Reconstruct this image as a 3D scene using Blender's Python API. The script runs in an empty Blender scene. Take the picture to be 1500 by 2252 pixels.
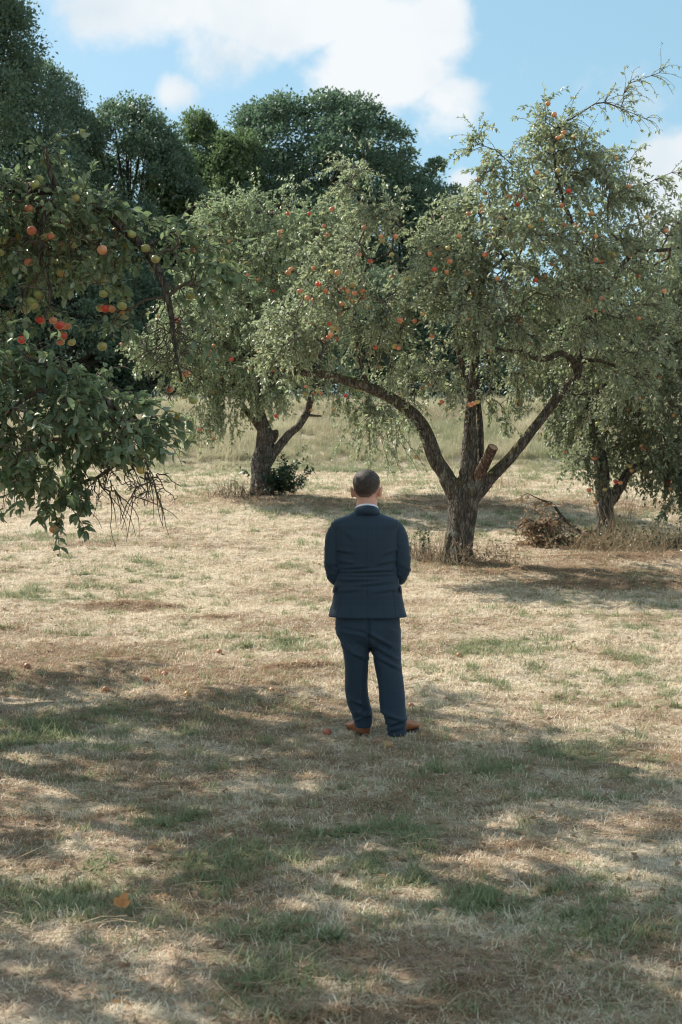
import bpy, bmesh, math, random
import numpy as np
from mathutils import Vector, Matrix
rng = np.random.default_rng(7)
random.seed(7)
R = math.radians
SC = bpy.context.scene
COL = SC.collection

# ------------------------------------------------------------------ camera
CAM_Z, F, CX, CYI, YH = 1.73, 3127.8, 750.0, 1126.0, 1050.0
TILT = math.atan((CYI - YH) / F)
cam_d = bpy.data.cameras.new('camera'); cam = bpy.data.objects.new('camera', cam_d); COL.objects.link(cam)
cam.location = (0, 0, CAM_Z); cam.rotation_euler = (math.pi / 2 - TILT, 0, 0)
cam_d.sensor_fit = 'VERTICAL'; cam_d.sensor_height = 36.0; cam_d.lens = 50.0
cam_d.clip_start = 0.1; cam_d.clip_end = 3000
cam_d.dof.use_dof = True; cam_d.dof.focus_distance = 11.0; cam_d.dof.aperture_fstop = 5.0
SC.camera = cam
# ------------------------------------------------------------------ sun, sky
SUN_EL = R(42); SUN_AZ = math.atan2(-0.81, 0.585)          # sun stands ahead and to the left
sun_dir = Vector((math.sin(SUN_AZ) * math.cos(SUN_EL), math.cos(SUN_AZ) * math.cos(SUN_EL), math.sin(SUN_EL)))
sl = bpy.data.lights.new('sun', 'SUN'); sl.energy = 3.9; sl.angle = R(0.53); sl.color = (1.0, 0.94, 0.85)
so = bpy.data.objects.new('sun', sl); COL.objects.link(so)
so.rotation_euler = (-sun_dir).to_track_quat('-Z', 'Y').to_euler()
SC.view_settings.view_transform = 'Standard'; SC.view_settings.look = 'None'
SC.view_settings.gamma = 1.0; SC.view_settings.use_curve_mapping = False
SC.view_settings.exposure = 1.0
SC.render.engine = 'CYCLES'
try:
    SC.cycles.use_denoising = True
    SC.cycles.denoiser = 'OPENIMAGEDENOISE'
except Exception:
    pass
SC.cycles.max_bounces = 4; SC.cycles.diffuse_bounces = 3; SC.cycles.glossy_bounces = 1; SC.cycles.transmission_bounces = 2; SC.cycles.transparent_max_bounces = 2
SC.cycles.pixel_filter_type = 'BLACKMAN_HARRIS'; SC.cycles.filter_width = 1.1
SC.cycles.use_adaptive_sampling = True; SC.cycles.adaptive_threshold = 0.018; SC.cycles.adaptive_min_samples = 12

class NT:
    """tiny helper round a node tree"""
    def __init__(s, tree): s.t = tree; s.n = tree.nodes; s.l = tree.links
    def node(s, typ, **kw):
        n = s.n.new(typ)
        for k, v in kw.items(): setattr(n, k, v)
        return n
    def put(s, sock, v):
        if v is None: return
        if hasattr(v, 'is_linked') or isinstance(v, bpy.types.NodeSocket): s.l.new(v, sock)
        else: sock.default_value = v
    def math(s, op, a, b=None, clamp=False):
        n = s.node('ShaderNodeMath', operation=op); n.use_clamp = clamp
        s.put(n.inputs[0], a); s.put(n.inputs[1], b); return n.outputs[0]
    def vmath(s, op, a, b=None):
        n = s.node('ShaderNodeVectorMath', operation=op); s.put(n.inputs[0], a); s.put(n.inputs[1], b)
        return n.outputs['Value'] if op in ('LENGTH', 'DOT_PRODUCT', 'DISTANCE') else n.outputs[0]
    def ramp(s, v, lo, hi, a=0.0, b=1.0, smooth=True):
        n = s.node('ShaderNodeMapRange'); n.interpolation_type = 'SMOOTHSTEP' if smooth else 'LINEAR'
        s.put(n.inputs[0], v)
        for i, q in enumerate((lo, hi, a, b)): n.inputs[i + 1].default_value = q
        return n.outputs[0]
    def noise(s, vec, scale, detail=4, rough=.55, dist=0.0):
        n = s.node('ShaderNodeTexNoise'); s.put(n.inputs['Vector'], vec)
        n.inputs['Scale'].default_value = scale; n.inputs['Detail'].default_value = detail
        n.inputs['Roughness'].default_value = rough; n.inputs['Distortion'].default_value = dist
        return n.outputs[0]
    def mix(s, f, a, b):
        n = s.node('ShaderNodeMix', data_type='RGBA'); s.put(n.inputs[0], f)
        for q, i in ((a, 6), (b, 7)):
            if isinstance(q, (tuple, list)): q = (*q[:3], 1.0)
            s.put(n.inputs[i], q)
        return n.outputs[2]
    def attr(s, name, typ='GEOMETRY', out='Fac'):
        n = s.node('ShaderNodeAttribute', attribute_type=typ); n.attribute_name = name; return n.outputs[out]
    def mapping(s, vec, scale=(1, 1, 1)):
        n = s.node('ShaderNodeMapping'); s.put(n.inputs['Vector'], vec); n.inputs['Scale'].default_value = scale
        return n.outputs[0]
    def obj(s): return s.node('ShaderNodeTexCoord').outputs['Object']
    def bump(s, h, strength=.5, dist=.02):
        n = s.node('ShaderNodeBump'); n.inputs['Strength'].default_value = strength
        n.inputs['Distance'].default_value = dist; s.put(n.inputs['Height'], h); return n.outputs[0]

def pix_dir(px, py):
    v = Vector(((px - CX) / F, -(py - CYI) / F, -1.0))
    return (cam.rotation_euler.to_matrix() @ v).normalized()

def build_world():
    w = bpy.data.worlds.new('World'); SC.world = w; w.use_nodes = True
    t = NT(w.node_tree); t.n.clear()
    sky = t.node('ShaderNodeTexSky', sky_type='NISHITA'); sky.sun_disc = False
    sky.sun_elevation = SUN_EL; sky.sun_rotation = SUN_AZ % (2 * math.pi)
    sky.air_density = 1.0; sky.dust_density = 1.4; sky.ozone_density = 2.2; sky.altitude = 200
    d = t.node('ShaderNodeTexCoord').outputs['Generated']
    sep = t.node('ShaderNodeSeparateXYZ'); t.put(sep.inputs[0], d)
    den = t.math('ADD', t.math('MAXIMUM', sep.outputs[2], 0.0), 0.22)
    comb = t.node('ShaderNodeCombineXYZ')
    t.put(comb.inputs[0], t.math('DIVIDE', sep.outputs[0], den)); t.put(comb.inputs[1], t.math('DIVIDE', sep.outputs[1], den))
    plane = comb.outputs[0]
    field = t.ramp(t.noise(plane, 0.9, 3, .5), .42, .62, 0, .62)            # scattered cumulus all round the sky
    # clouds seen in the photograph, each at its own bearing and height: (px, py, half width, half height, weight)
    blobs = [(300, 10, 300, 120, .60), (620, 20, 330, 110, .75), (860, 130, 200, 160, .75), (960, 70, 130, 150, .6),
             (985, 240, 140, 110, .62), (385, 200, 75, 60, .42), (1480, 390, 130, 105, .8), (1015, 405, 60, 60, .6),
             (1130, 140, 60, 90, .22), (1560, 470, 220, 110, .7), (480, 90, 160, 130, .45), (450, -190, 520, 170, .7)]
    msk = None
    for px, py, wx, wy, wt in blobs:
        c = pix_dir(px, py)
        q = t.vmath('MULTIPLY', t.vmath('SUBTRACT', d, tuple(c)), (F / wx, .6 * F / wx, F / wy))
        m = t.ramp(t.vmath('LENGTH', q), .15, 1.25, wt, 0)
        msk = m if msk is None else t.math('MAXIMUM', msk, m)
    ahead = t.ramp(sep.outputs[1], .75, .95, 1, .0)
    base = t.math('MAXIMUM', msk, t.math('MULTIPLY', field, ahead))
    n1 = t.noise(d, 11, 6, .6, .2)
    cl = t.math('ADD', base, t.math('MULTIPLY', t.math('SUBTRACT', n1, .5), 1.5))
    alpha = t.ramp(cl, .17, .54, 0, .96)
    core = t.ramp(t.noise(d, 7, 4, .55), .36, .66, 0, 1)
    ccol = t.mix(core, (.90, .93, .95), (.66, .76, .83))
    b1 = t.node('ShaderNodeBackground'); t.put(b1.inputs[0], t.mix(.40, sky.outputs[0], (3.6, 6.6, 7.4))); b1.inputs[1].default_value = 0.070
    b2 = t.node('ShaderNodeBackground'); t.put(b2.inputs[0], ccol); b2.inputs[1].default_value = 0.52
    mx = t.node('ShaderNodeMixShader'); t.put(mx.inputs[0], alpha)
    t.l.new(b1.outputs[0], mx.inputs[1]); t.l.new(b2.outputs[0], mx.inputs[2])
    out = t.node('ShaderNodeOutputWorld'); t.l.new(mx.outputs[0], out.inputs[0])
build_world()
SC.world.cycles.sampling_method = 'NONE'

# ------------------------------------------------------------------ helpers
def PW(px, py, Y):
    d = pix_dir(px, py); return np.array([d.x, d.y, d.z]) * (Y / d.y) + np.array([0, 0, CAM_Z])
def tag(o, label=None, cat=None, group=None, kind=None):
    for k, v in (('label', label), ('category', cat), ('group', group), ('kind', kind)):
        if v: o[k] = v
    return o
def empty(name, loc):
    o = bpy.data.objects.new(name, None); COL.objects.link(o); o.location = loc; o.empty_display_size = .2; return o
def link(name, me, mat=None, parent=None, loc=None):
    o = bpy.data.objects.new(name, me); COL.objects.link(o)
    if mat is not None and not me.materials: me.materials.append(mat)
    if parent is not None:
        o.parent = parent
        if loc is None: o.location = -parent.location          # mesh data is given in world coordinates
    if loc is not None: o.location = loc
    return o
def make_mesh(name, V, tris=None, quads=None, fattr=None, vattr=None, smooth=True):
    V = np.asarray(V, dtype=np.float32).reshape(-1, 3)
    nt = 0 if tris is None else len(tris); nq = 0 if quads is None else len(quads)
    me = bpy.data.meshes.new(name); me.vertices.add(len(V)); me.vertices.foreach_set('co', V.ravel())
    idx = []
    if nt: idx.append(np.asarray(tris, dtype=np.int32).ravel())
    if nq: idx.append(np.asarray(quads, dtype=np.int32).ravel())
    idx = np.concatenate(idx); me.loops.add(len(idx)); me.loops.foreach_set('vertex_index', idx)
    tot = np.concatenate([np.full(nt, 3, np.int32), np.full(nq, 4, np.int32)])
    st = np.concatenate([[0], np.cumsum(tot)[:-1]]).astype(np.int32)
    me.polygons.add(len(tot)); me.polygons.foreach_set('loop_start', st); me.polygons.foreach_set('loop_total', tot)
    if smooth: me.polygons.foreach_set('use_smooth', np.ones(len(tot), bool))
    for dom, dic in (('FACE', fattr), ('POINT', vattr)):
        for k, a in (dic or {}).items():
            at = me.attributes.new(k, 'FLOAT', dom); at.data.foreach_set('value', np.asarray(a, np.float32))
    me.update(calc_edges=True); return me
def nrm(v): return v / np.maximum(np.linalg.norm(v, axis=-1, keepdims=True), 1e-9)

def _h(ix, iy, iz):
    n = (ix.astype(np.int64) * 374761393 + iy.astype(np.int64) * 668265263 + iz.astype(np.int64) * 2147483647 // 3) & 0xffffffff
    n = ((n ^ (n >> 13)) * 1274126177) & 0xffffffff
    return ((n ^ (n >> 16)) & 0xffff) / 65535.0
def vnoise(p):
    p = np.asarray(p, float); i = np.floor(p).astype(np.int64); f = p - i; f = f * f * (3 - 2 * f)
    r = 0
    for dx in (0, 1):
        for dy in (0, 1):
            for dz in (0, 1):
                w = (f[..., 0] if dx else 1 - f[..., 0]) * (f[..., 1] if dy else 1 - f[..., 1]) * (f[..., 2] if dz else 1 - f[..., 2])
                r = r + w * _h(i[..., 0] + dx, i[..., 1] + dy, i[..., 2] + dz)
    return r
def fbm(p, oct=4, g=.5):
    a, s, t, r = 1., 1., 0., 0
    for k in range(oct):
        r = r + a * vnoise(np.asarray(p) * s + 17.3 * k); t += a; a *= g; s *= 2.03
    return r / t
def fbm2(x, y, s, oct=4, off=0.):
    return fbm(np.stack([x * s + off, y * s + off * 1.7, np.zeros_like(x) + off], -1), oct)
def sstep(a, b, x):
    t = np.clip((x - a) / (b - a), 0, 1); return t * t * (3 - 2 * t)

def catmull(P, n):
    P = np.asarray(P, float); Q = np.vstack([2 * P[0] - P[1], P, 2 * P[-1] - P[-2]])
    ts = np.linspace(0, len(P) - 1 - 1e-6, n); i = ts.astype(int); f = (ts - i)[:, None]
    a, b, c, d = Q[i], Q[i + 1], Q[i + 2], Q[i + 3]
    return .5 * (2 * b + (c - a) * f + (2 * a - 5 * b + 4 * c - d) * f ** 2 + (3 * b - a - 3 * c + d) * f ** 3)
def tube(P, rad, sides=8, cap=True, noise_amp=0., noise_s=8., seed=0., squash=None):
    """swept tube: (verts, quads, tris)"""
    P = np.asarray(P, float); n = len(P); rad = np.broadcast_to(np.asarray(rad, float), (n,))
    T = nrm(np.gradient(P, axis=0)); ref = np.array([.13, .97, .2]) if abs(T[0] @ np.array([.13, .97, .2])) < .9 else np.array([1., 0, 0])
    U = np.zeros_like(P); u = ref
    for k in range(n):
        u = u - T[k] * (u @ T[k]); u /= np.linalg.norm(u); U[k] = u
    W = np.cross(T, U); a = np.arange(sides) * 2 * np.pi / sides
    ring = np.cos(a)[None, :, None] * U[:, None] + np.sin(a)[None, :, None] * W[:, None]
    rr = np.repeat(rad[:, None], sides, 1)
    if noise_amp:
        pos = P[:, None] + ring * rad[:, None, None]
        q = pos * noise_s + seed
        rr = rr * (1 + noise_amp * 2 * (fbm(q * np.array([1, 1, .45]), 4, .6) - .5))
    V = (P[:, None] + ring * rr[..., None]).reshape(-1, 3)
    i = np.arange(n - 1)[:, None] * sides; j = np.arange(sides)[None]; j2 = (j + 1) % sides
    Q = np.stack([i + j, i + j2, i + sides + j2, i + sides + j], -1).reshape(-1, 4); tr = np.zeros((0, 3), int)
    if cap:
        c0, c1 = len(V), len(V) + 1; V = np.vstack([V, P[:1], P[-1:]]); jj = np.arange(sides); j2 = (jj + 1) % sides
        tr = np.vstack([np.stack([np.full(sides, c0), j2, jj], -1), np.stack([np.full(sides, c1), (n - 1) * sides + jj, (n - 1) * sides + j2], -1)])
    return V, Q, tr
def join(parts):
    V, Q, Tt, o = [], [], [], 0
    for v, q, t in parts:
        V.append(v); Q.append(np.asarray(q, int).reshape(-1, 4) + o); Tt.append(np.asarray(t, int).reshape(-1, 3) + o); o += len(v)
    return np.vstack(V), np.vstack(Q), np.vstack(Tt)
def mesh_parts(name, parts, **kw):
    V, Q, Tt = join(parts); return make_mesh(name, V, Tt if len(Tt) else None, Q if len(Q) else None, **kw)
def remesh(me, voxel, smooth=0, dispfn=None):
    o = bpy.data.objects.new('tmp', me); COL.objects.link(o)
    m = o.modifiers.new('r', 'REMESH'); m.mode = 'VOXEL'; m.voxel_size = voxel; m.use_smooth_shade = True
    if smooth:
        s = o.modifiers.new('s', 'SMOOTH'); s.iterations = smooth; s.factor = .5
    dg = bpy.context.evaluated_depsgraph_get(); dg.update()
    r = bpy.data.meshes.new_from_object(o.evaluated_get(dg)); nm = me.name
    bpy.data.objects.remove(o); bpy.data.meshes.remove(me); r.name = nm
    if dispfn:
        n = len(r.vertices); co = np.empty(n * 3, np.float32); r.vertices.foreach_get('co', co); co = co.reshape(-1, 3).astype(float)
        no = np.empty(n * 3, np.float32); r.vertex_normals.foreach_get('vector', no); no = no.reshape(-1, 3)
        co = co + no * dispfn(co, no)[:, None]; r.vertices.foreach_set('co', co.astype(np.float32).ravel()); r.update()
    r.polygons.foreach_set('use_smooth', np.ones(len(r.polygons), bool))
    r.materials.clear(); return r

# ------------------------------------------------------------------ materials
def material(name):
    m = bpy.data.materials.new(name); m.use_nodes = True; t = NT(m.node_tree); t.n.clear()
    out = t.node('ShaderNodeOutputMaterial'); p = t.node('ShaderNodeBsdfPrincipled'); t.l.new(p.outputs[0], out.inputs[0])
    return m, t, p, out
def leaf_material(name, dark, light, back, rough=.42, transl=.3, yellow=None, spec=.5):
    m, t, p, out = material(name)
    r = t.attr('rnd'); c = t.mix(r, dark, light)
    if yellow: c = t.mix(t.ramp(r, .955, .985), c, yellow)
    g = t.node('ShaderNodeNewGeometry'); c2 = t.mix(g.outputs['Backfacing'], c, t.mix(.6, c, back))
    t.put(p.inputs['Base Color'], c2); p.inputs['Roughness'].default_value = rough
    p.inputs['Specular IOR Level'].default_value = spec
    tr = t.node('ShaderNodeBsdfTranslucent'); t.put(tr.inputs[0], t.mix(.5, c, (light[0] * 1.15, light[1] * 1.3, light[2] * .95)))
    mx = t.node('ShaderNodeMixShader'); mx.inputs[0].default_value = transl
    t.l.new(p.outputs[0], mx.inputs[1]); t.l.new(tr.outputs[0], mx.inputs[2]); t.l.new(mx.outputs[0], out.inputs[0])
    return m
def bark_material(name, a, b, moss=(.10, .10, .035), moss_amt=.5):
    m, t, p, out = material(name); o = t.obj()
    st = t.mapping(o, (1, 1, .3))
    n1 = t.noise(st, 22, 6, .65, .4); n2 = t.noise(o, 5, 4, .6); n3 = t.noise(o, 60, 3, .6)
    vo = t.node('ShaderNodeTexVoronoi', feature='DISTANCE_TO_EDGE'); t.put(vo.inputs['Vector'], st); vo.inputs['Scale'].default_value = 26
    crack = t.ramp(vo.outputs['Distance'], 0, .18)
    c = t.mix(t.ramp(n1, .35, .68), a, b); c = t.mix(t.math('MULTIPLY', t.math('SUBTRACT', 1, crack), .6), c, (a[0] * .35, a[1] * .35, a[2] * .35))
    lich = t.math('MULTIPLY', t.ramp(n2, .56, .68), t.ramp(n3, .42, .6)); c = t.mix(t.math('MULTIPLY', lich, .75), c, (.30, .31, .25))
    g = t.node('ShaderNodeNewGeometry'); sp = t.node('ShaderNodeSeparateXYZ'); t.put(sp.inputs[0], g.outputs['Normal'])
    mo = t.math('MULTIPLY', t.ramp(t.math('ADD', t.math('MULTIPLY', sp.outputs[2], .35), t.noise(o, 7, 4, .6)), .55, .85), moss_amt)
    c = t.mix(mo, c, moss)
    t.put(p.inputs['Base Color'], c); p.inputs['Roughness'].default_value = .9; p.inputs['Specular IOR Level'].default_value = .2
    h = t.math('ADD', t.math('MULTIPLY', n1, .8), t.math('MULTIPLY', crack, .5)); t.put(p.inputs['Normal'], t.bump(h, .9, .03))
    return m
def plain(name, col, rough=.6, spec=.4, noise_amt=.25, noise_s=30, bump=0.):
    m, t, p, out = material(name); n = t.noise(t.obj(), noise_s, 4)
    t.put(p.inputs['Base Color'], t.mix(n, tuple(c * (1 - noise_amt) for c in col), tuple(min(1, c * (1 + noise_amt)) for c in col)))
    p.inputs['Roughness'].default_value = rough; p.inputs['Specular IOR Level'].default_value = spec
    if bump: t.put(p.inputs['Normal'], t.bump(n, bump, .01))
    return m
def tuft_material(name, straw, green, brown, transl=.2):
    m, t, p, out = material(name)
    g = t.attr('green', 'INSTANCER'); b = t.attr('tone', 'INSTANCER'); r = t.attr('rnd')
    gg = t.ramp(t.math('ADD', g, t.math('MULTIPLY', t.math('SUBTRACT', r, .5), .7)), .35, .65)
    s = t.mix(t.ramp(t.math('ADD', b, t.math('MULTIPLY', t.math('SUBTRACT', r, .5), .9)), .25, .75), brown, straw)
    gr = t.mix(r, tuple(c * .6 for c in green), tuple(c * 1.35 for c in green))
    c = t.mix(gg, s, gr); t.put(p.inputs['Base Color'], c); p.inputs['Roughness'].default_value = .6; p.inputs['Specular IOR Level'].default_value = .3
    tr = t.node('ShaderNodeBsdfTranslucent'); t.put(tr.inputs[0], c)
    mx = t.node('ShaderNodeMixShader'); mx.inputs[0].default_value = transl
    t.l.new(p.outputs[0], mx.inputs[1]); t.l.new(tr.outputs[0], mx.inputs[2]); t.l.new(mx.outputs[0], out.inputs[0])
    return m

M_LEAF_NEAR = leaf_material('apple_leaf_near', (.080, .135, .075), (.23, .29, .155), (.40, .45, .35), .38, .42, (.30, .20, .03))
M_LEAF_MAIN = leaf_material('apple_leaf_silver', (.150, .190, .130), (.38, .415, .265), (.52, .54, .46), .40, .44, (.33, .24, .05))
M_LEAF_LEFT = leaf_material('apple_leaf_bright', (.150, .205, .12), (.36, .41, .26), (.50, .54, .42), .40, .44, (.36, .30, .06))
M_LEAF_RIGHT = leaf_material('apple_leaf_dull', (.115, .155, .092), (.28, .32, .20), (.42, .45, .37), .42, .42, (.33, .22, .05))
M_WOOD_DARK = leaf_material('oak_leaf', (.062, .108, .080), (.135, .200, .130), (.18, .235, .165), .5, .40)
M_WOOD_MID = leaf_material('ash_leaf', (.075, .125, .060), (.155, .215, .095), (.19, .24, .13), .5, .40)
M_BRUSH = leaf_material('ivy_leaf', (.012, .040, .020), (.04, .085, .04), (.06, .1, .05), .35, .2)
M_DEADLEAF = leaf_material('dead_leaf', (.19, .105, .06), (.38, .25, .155), (.40, .29, .2), .6, .3)
M_BARK = bark_material('apple_bark', (.075, .062, .050), (.20, .17, .14), (.16, .13, .04), .65)
M_BARK2 = bark_material('apple_bark_grey', (.085, .075, .065), (.24, .21, .18), (.11, .11, .05), .35)
M_TWIG = plain('twig_bark', (.13, .105, .08), .85, .2, .4, 40)
M_WOODBARK = plain('forest_bark', (.05, .043, .036), .9, .2, .4, 6)
M_CUT = plain('cut_wood', (.42, .27, .17), .8, .2, .3, 60)
M_CUTBARK = bark_material('cut_stub_bark', (.085, .055, .042), (.23, .145, .10), (.16, .10, .05), .3)
M_DRYSTEM = plain('dry_stem', (.40, .31, .20), .8, .2, .35, 20)

# ------------------------------------------------------------------ terrain
KY = np.array([-400, -30, 0, 9.5, 14, 17.9, 20.9, 25, 30, 34, 36, 39, 41, 44, 50, 60, 75, 100, 200, 700.])
KZ = np.array([-6, -.3, 0, 0, .33, .67, .93, 1.40, 1.70, 1.86, 2.35, 3.05, 3.12, 3.95, 4.25, 4.7, 5.3, 6.4, 11, 20.])
def _pchip(x):
    h = np.diff(KY); dlt = np.diff(KZ) / h; m = np.zeros_like(KY); m[0], m[-1] = dlt[0], dlt[-1]
    for i in range(1, len(KY) - 1):
        m[i] = 0 if dlt[i - 1] * dlt[i] <= 0 else 2 * dlt[i - 1] * dlt[i] / (dlt[i - 1] + dlt[i])
    i = np.clip(np.searchsorted(KY, x) - 1, 0, len(h) - 1); t = (x - KY[i]) / h[i]
    return ((2 * t ** 3 - 3 * t ** 2 + 1) * KZ[i] + (t ** 3 - 2 * t ** 2 + t) * h[i] * m[i] + (-2 * t ** 3 + 3 * t ** 2) * KZ[i + 1] + (t ** 3 - t ** 2) * h[i] * m[i + 1])
MOUNDS = [(-2.35, 14.9, .5, .10, .07), (-1.95, 14.75, .35, .08, .05), (-1.3, 14.2, .25, .1, .04), (2.0, 23.2, .7, .16, .10), (3.2, 16.2, .9, .2, .06), (2.3, 17.1, .5, .18, .05), (4.1, 18.3, 1.1, .2, .07), (-.35, 11.9, .22, .09, .05)]
def height(x, y):
    x = np.asarray(x, float); y = np.asarray(y, float)
    z = _pchip(y)
    z = z + sstep(34, 44, y) * .5 * (fbm2(x, y, .12, 3, 3.) - .5)
    near = 1 - sstep(40, 60, y)
    z = z + near * (.10 * (fbm2(x, y, .45, 3) - .5) + .05 * (fbm2(x, y, 2.3, 3, 5.) - .5) + .05 * (fbm2(x, y, 7., 3, 9.) - .5))
    for mx, my, sx, sy, a in MOUNDS:
        z = z + a * np.exp(-((x - mx) / sx) ** 2 - ((y - my) / sy) ** 2) * (.5 + fbm2(x, y, 12., 2, 2.))
    return z
def hz(x, y): return float(height(np.array([x]), np.array([y]))[0])
def ground_hit(px, py):
    d = pix_dir(px, py); t = np.linspace(2, 60, 4000); X = d.x * t; Y = d.y * t; Z = CAM_Z + d.z * t
    k = np.argmax(Z < height(X, Y)); return np.array([X[k], Y[k], hz(X[k], Y[k])])
def cover(x, y):
    """how green and how pale the turf is at a place (its own growth pattern, not light)"""
    g = fbm2(x, y, .8, 4, 11.); g2 = fbm2(x * .45, y * 1.5, .6, 3, 23.); g3 = fbm2(x, y, 5.5, 4, 31.)
    shade_zone = 1 - sstep(8.0, 12.5, y + .55 * x)                       # ground in the big tree's shade; the shade is put into the turf colour
    green = .80 * sstep(.44, .74, .22 * g + .15 * g2 + .63 * g3 + .02 * shade_zone + .03 * sstep(18, 34, y))
    tone = .30 + .75 * (fbm2(x, y, 1.3, 4, 41.) ) + .5 * (fbm2(x * .35, y * 1.6, .9, 3, 53.) - .5) + .7 * (fbm2(x, y, 7., 3, 83.) - .5) - .0 * shade_zone
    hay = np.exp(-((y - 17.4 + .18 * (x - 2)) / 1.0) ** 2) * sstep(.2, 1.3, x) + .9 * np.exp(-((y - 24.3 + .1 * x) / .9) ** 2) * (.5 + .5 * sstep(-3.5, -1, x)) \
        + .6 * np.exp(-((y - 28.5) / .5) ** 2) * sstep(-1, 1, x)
    hay = hay + 1.1 * np.exp(-((x + 2.4) / 1.9) ** 2 - ((y - 11.9 + .35 * (x + 2.4)) / 1.2) ** 2) + .85 * shade_zone * sstep(.38, .56, fbm2(x, y, 1.9, 4, 7.)) + .4 * np.exp(-((x + .2) / 1.2) ** 2 - ((y - 10.6) / .9) ** 2)  # real hay patch, plus brown painted in where the big tree's shade falls
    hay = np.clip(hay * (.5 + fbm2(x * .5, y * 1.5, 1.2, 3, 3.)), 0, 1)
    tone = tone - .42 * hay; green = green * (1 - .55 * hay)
    for gx, gy, gr in ((-.6, 6.3, .30), (-1.2, 5.8, .28), (.6, 5.8, .22), (1.0, 5.4, .25), (.3, 6.9, .2), (-2.1, 9.6, .45), (-.9, 7.2, .2), (-.2, 5.3, .18), (.9, 8.4, .25), (1.5, 8.9, .3), (-.5, 12.9, .25), (1.4, 12.6, .35)):
        green = green + .75 * np.exp(-((x - gx) ** 2 + ((y - gy) * .8) ** 2) / gr ** 2) * (.4 + fbm2(x, y, 7., 2, 4.))
    for mx, my, sx, sy, a in MOUNDS:
        e = np.exp(-((x - mx) / (sx * 1.1)) ** 2 - ((y - my) / (sy * 1.3)) ** 2); tone = tone - .8 * e; green = green * (1 - e)
    bare = sstep(.60, .72, fbm2(x * .7, y * 1.2, 1.05, 4, 61.)) * (1 - sstep(30, 34, y)) * (.35 + .4 * shade_zone)
    return np.clip(green, 0, 1), np.clip(tone, 0, 1), np.clip(bare, 0, 1)

def build_ground():
    ys = np.concatenate([[-400, -100, -40, -15, -6, -2, 0, 1.5], np.arange(2.5, 12, .07), np.arange(12, 28, .11), np.arange(28, 50, .3), np.arange(50, 70, 1.5), [75, 85, 100, 140, 200, 300, 450, 700]])
    xs = np.concatenate([[-700, -400, -200, -100, -60, -40, -28, -20, -15], np.arange(-12, -5, .35), np.arange(-5, 6.5, .085), np.arange(6.5, 13, .35), [15, 20, 28, 40, 60, 100, 200, 400, 700]])
    X, Y = np.meshgrid(xs, ys); Z = height(X, Y); V = np.stack([X, Y, Z], -1).reshape(-1, 3)
    ny, nx = X.shape; i = np.arange(ny - 1)[:, None] * nx + np.arange(nx - 1)[None]
    Q = np.stack([i, i + 1, i + nx + 1, i + nx], -1).reshape(-1, 4)
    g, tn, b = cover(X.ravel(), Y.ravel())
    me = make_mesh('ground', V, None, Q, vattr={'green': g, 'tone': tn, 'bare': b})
    m, t, p, out = material('dry_meadow'); o = t.obj()
    nf = t.noise(t.mapping(o, (1, .8, 1)), 32, 5, .7, .6); nf2 = t.noise(o, 11, 4, .65)
    vo = t.node('ShaderNodeTexVoronoi'); t.put(vo.inputs['Vector'], t.mapping(o, (1, .7, 1))); vo.inputs['Scale'].default_value = 60
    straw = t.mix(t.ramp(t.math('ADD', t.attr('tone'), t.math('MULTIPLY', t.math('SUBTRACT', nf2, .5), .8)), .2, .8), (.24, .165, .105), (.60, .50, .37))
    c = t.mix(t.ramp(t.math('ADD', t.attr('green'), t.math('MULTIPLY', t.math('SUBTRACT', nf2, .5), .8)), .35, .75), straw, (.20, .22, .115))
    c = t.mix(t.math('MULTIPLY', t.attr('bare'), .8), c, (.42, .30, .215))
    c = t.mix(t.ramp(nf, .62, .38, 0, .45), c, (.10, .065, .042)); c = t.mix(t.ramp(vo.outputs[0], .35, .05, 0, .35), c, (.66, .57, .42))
    t.put(p.inputs['Base Color'], c); p.inputs['Roughness'].default_value = .95; p.inputs['Specular IOR Level'].default_value = .1
    t.put(p.inputs['Normal'], t.bump(t.math('ADD', nf, t.math('MULTIPLY', nf2, .6)), .9, .03))
    return tag(link('ground', me, m), kind='structure')
build_ground()

# ------------------------------------------------------------------ leaves, twigs, trees
LEAF4 = (np.array([[0, 0, 0], [-.5, .42, .16], [.5, .42, .16], [0, 1, -.10], [0, .5, 0.]]), np.array([[0, 4, 1], [0, 2, 4], [1, 4, 3], [4, 2, 3]]))
LEAF8 = (np.array([[0, 0, 0], [-.40, .24, .10], [.40, .24, .10], [-.5, .52, .15], [.5, .52, .15], [-.30, .80, .04], [.30, .80, .04], [0, 1.02, -.16], [0, .26, -.01], [0, .55, 0], [0, .82, -.06]]),
         np.array([[0, 8, 1], [0, 2, 8], [1, 8, 9], [1, 9, 3], [8, 2, 9], [2, 4, 9], [3, 9, 10], [3, 10, 5], [9, 4, 10], [4, 6, 10], [5, 10, 7], [10, 6, 7]]))
LEAF2 = (np.array([[0, 0, 0], [-.5, .45, .10], [.5, .45, .10], [0, 1, -.08]]), np.array([[0, 2, 1], [1, 2, 3]]))
def leaves(name, pos, d, up, L, wr=.52, tpl=LEAF4, rnd=None):
    n = len(pos); d = nrm(d); s = nrm(np.cross(d, up)); u = np.cross(s, d); L = np.broadcast_to(L, (n,))
    tv, tf = tpl
    V = pos[:, None] + L[:, None, None] * (tv[None, :, 0:1] * wr * s[:, None] + tv[None, :, 1:2] * d[:, None] + tv[None, :, 2:3] * wr * 1.6 * u[:, None])
    Fc = (tf[None] + np.arange(n)[:, None, None] * len(tv)).reshape(-1, 3)
    rnd = rng.random(n) if rnd is None else rnd
    return make_mesh(name, V.reshape(-1, 3), Fc, None, fattr={'rnd': np.repeat(rnd, len(tf))}, smooth=False)
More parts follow.
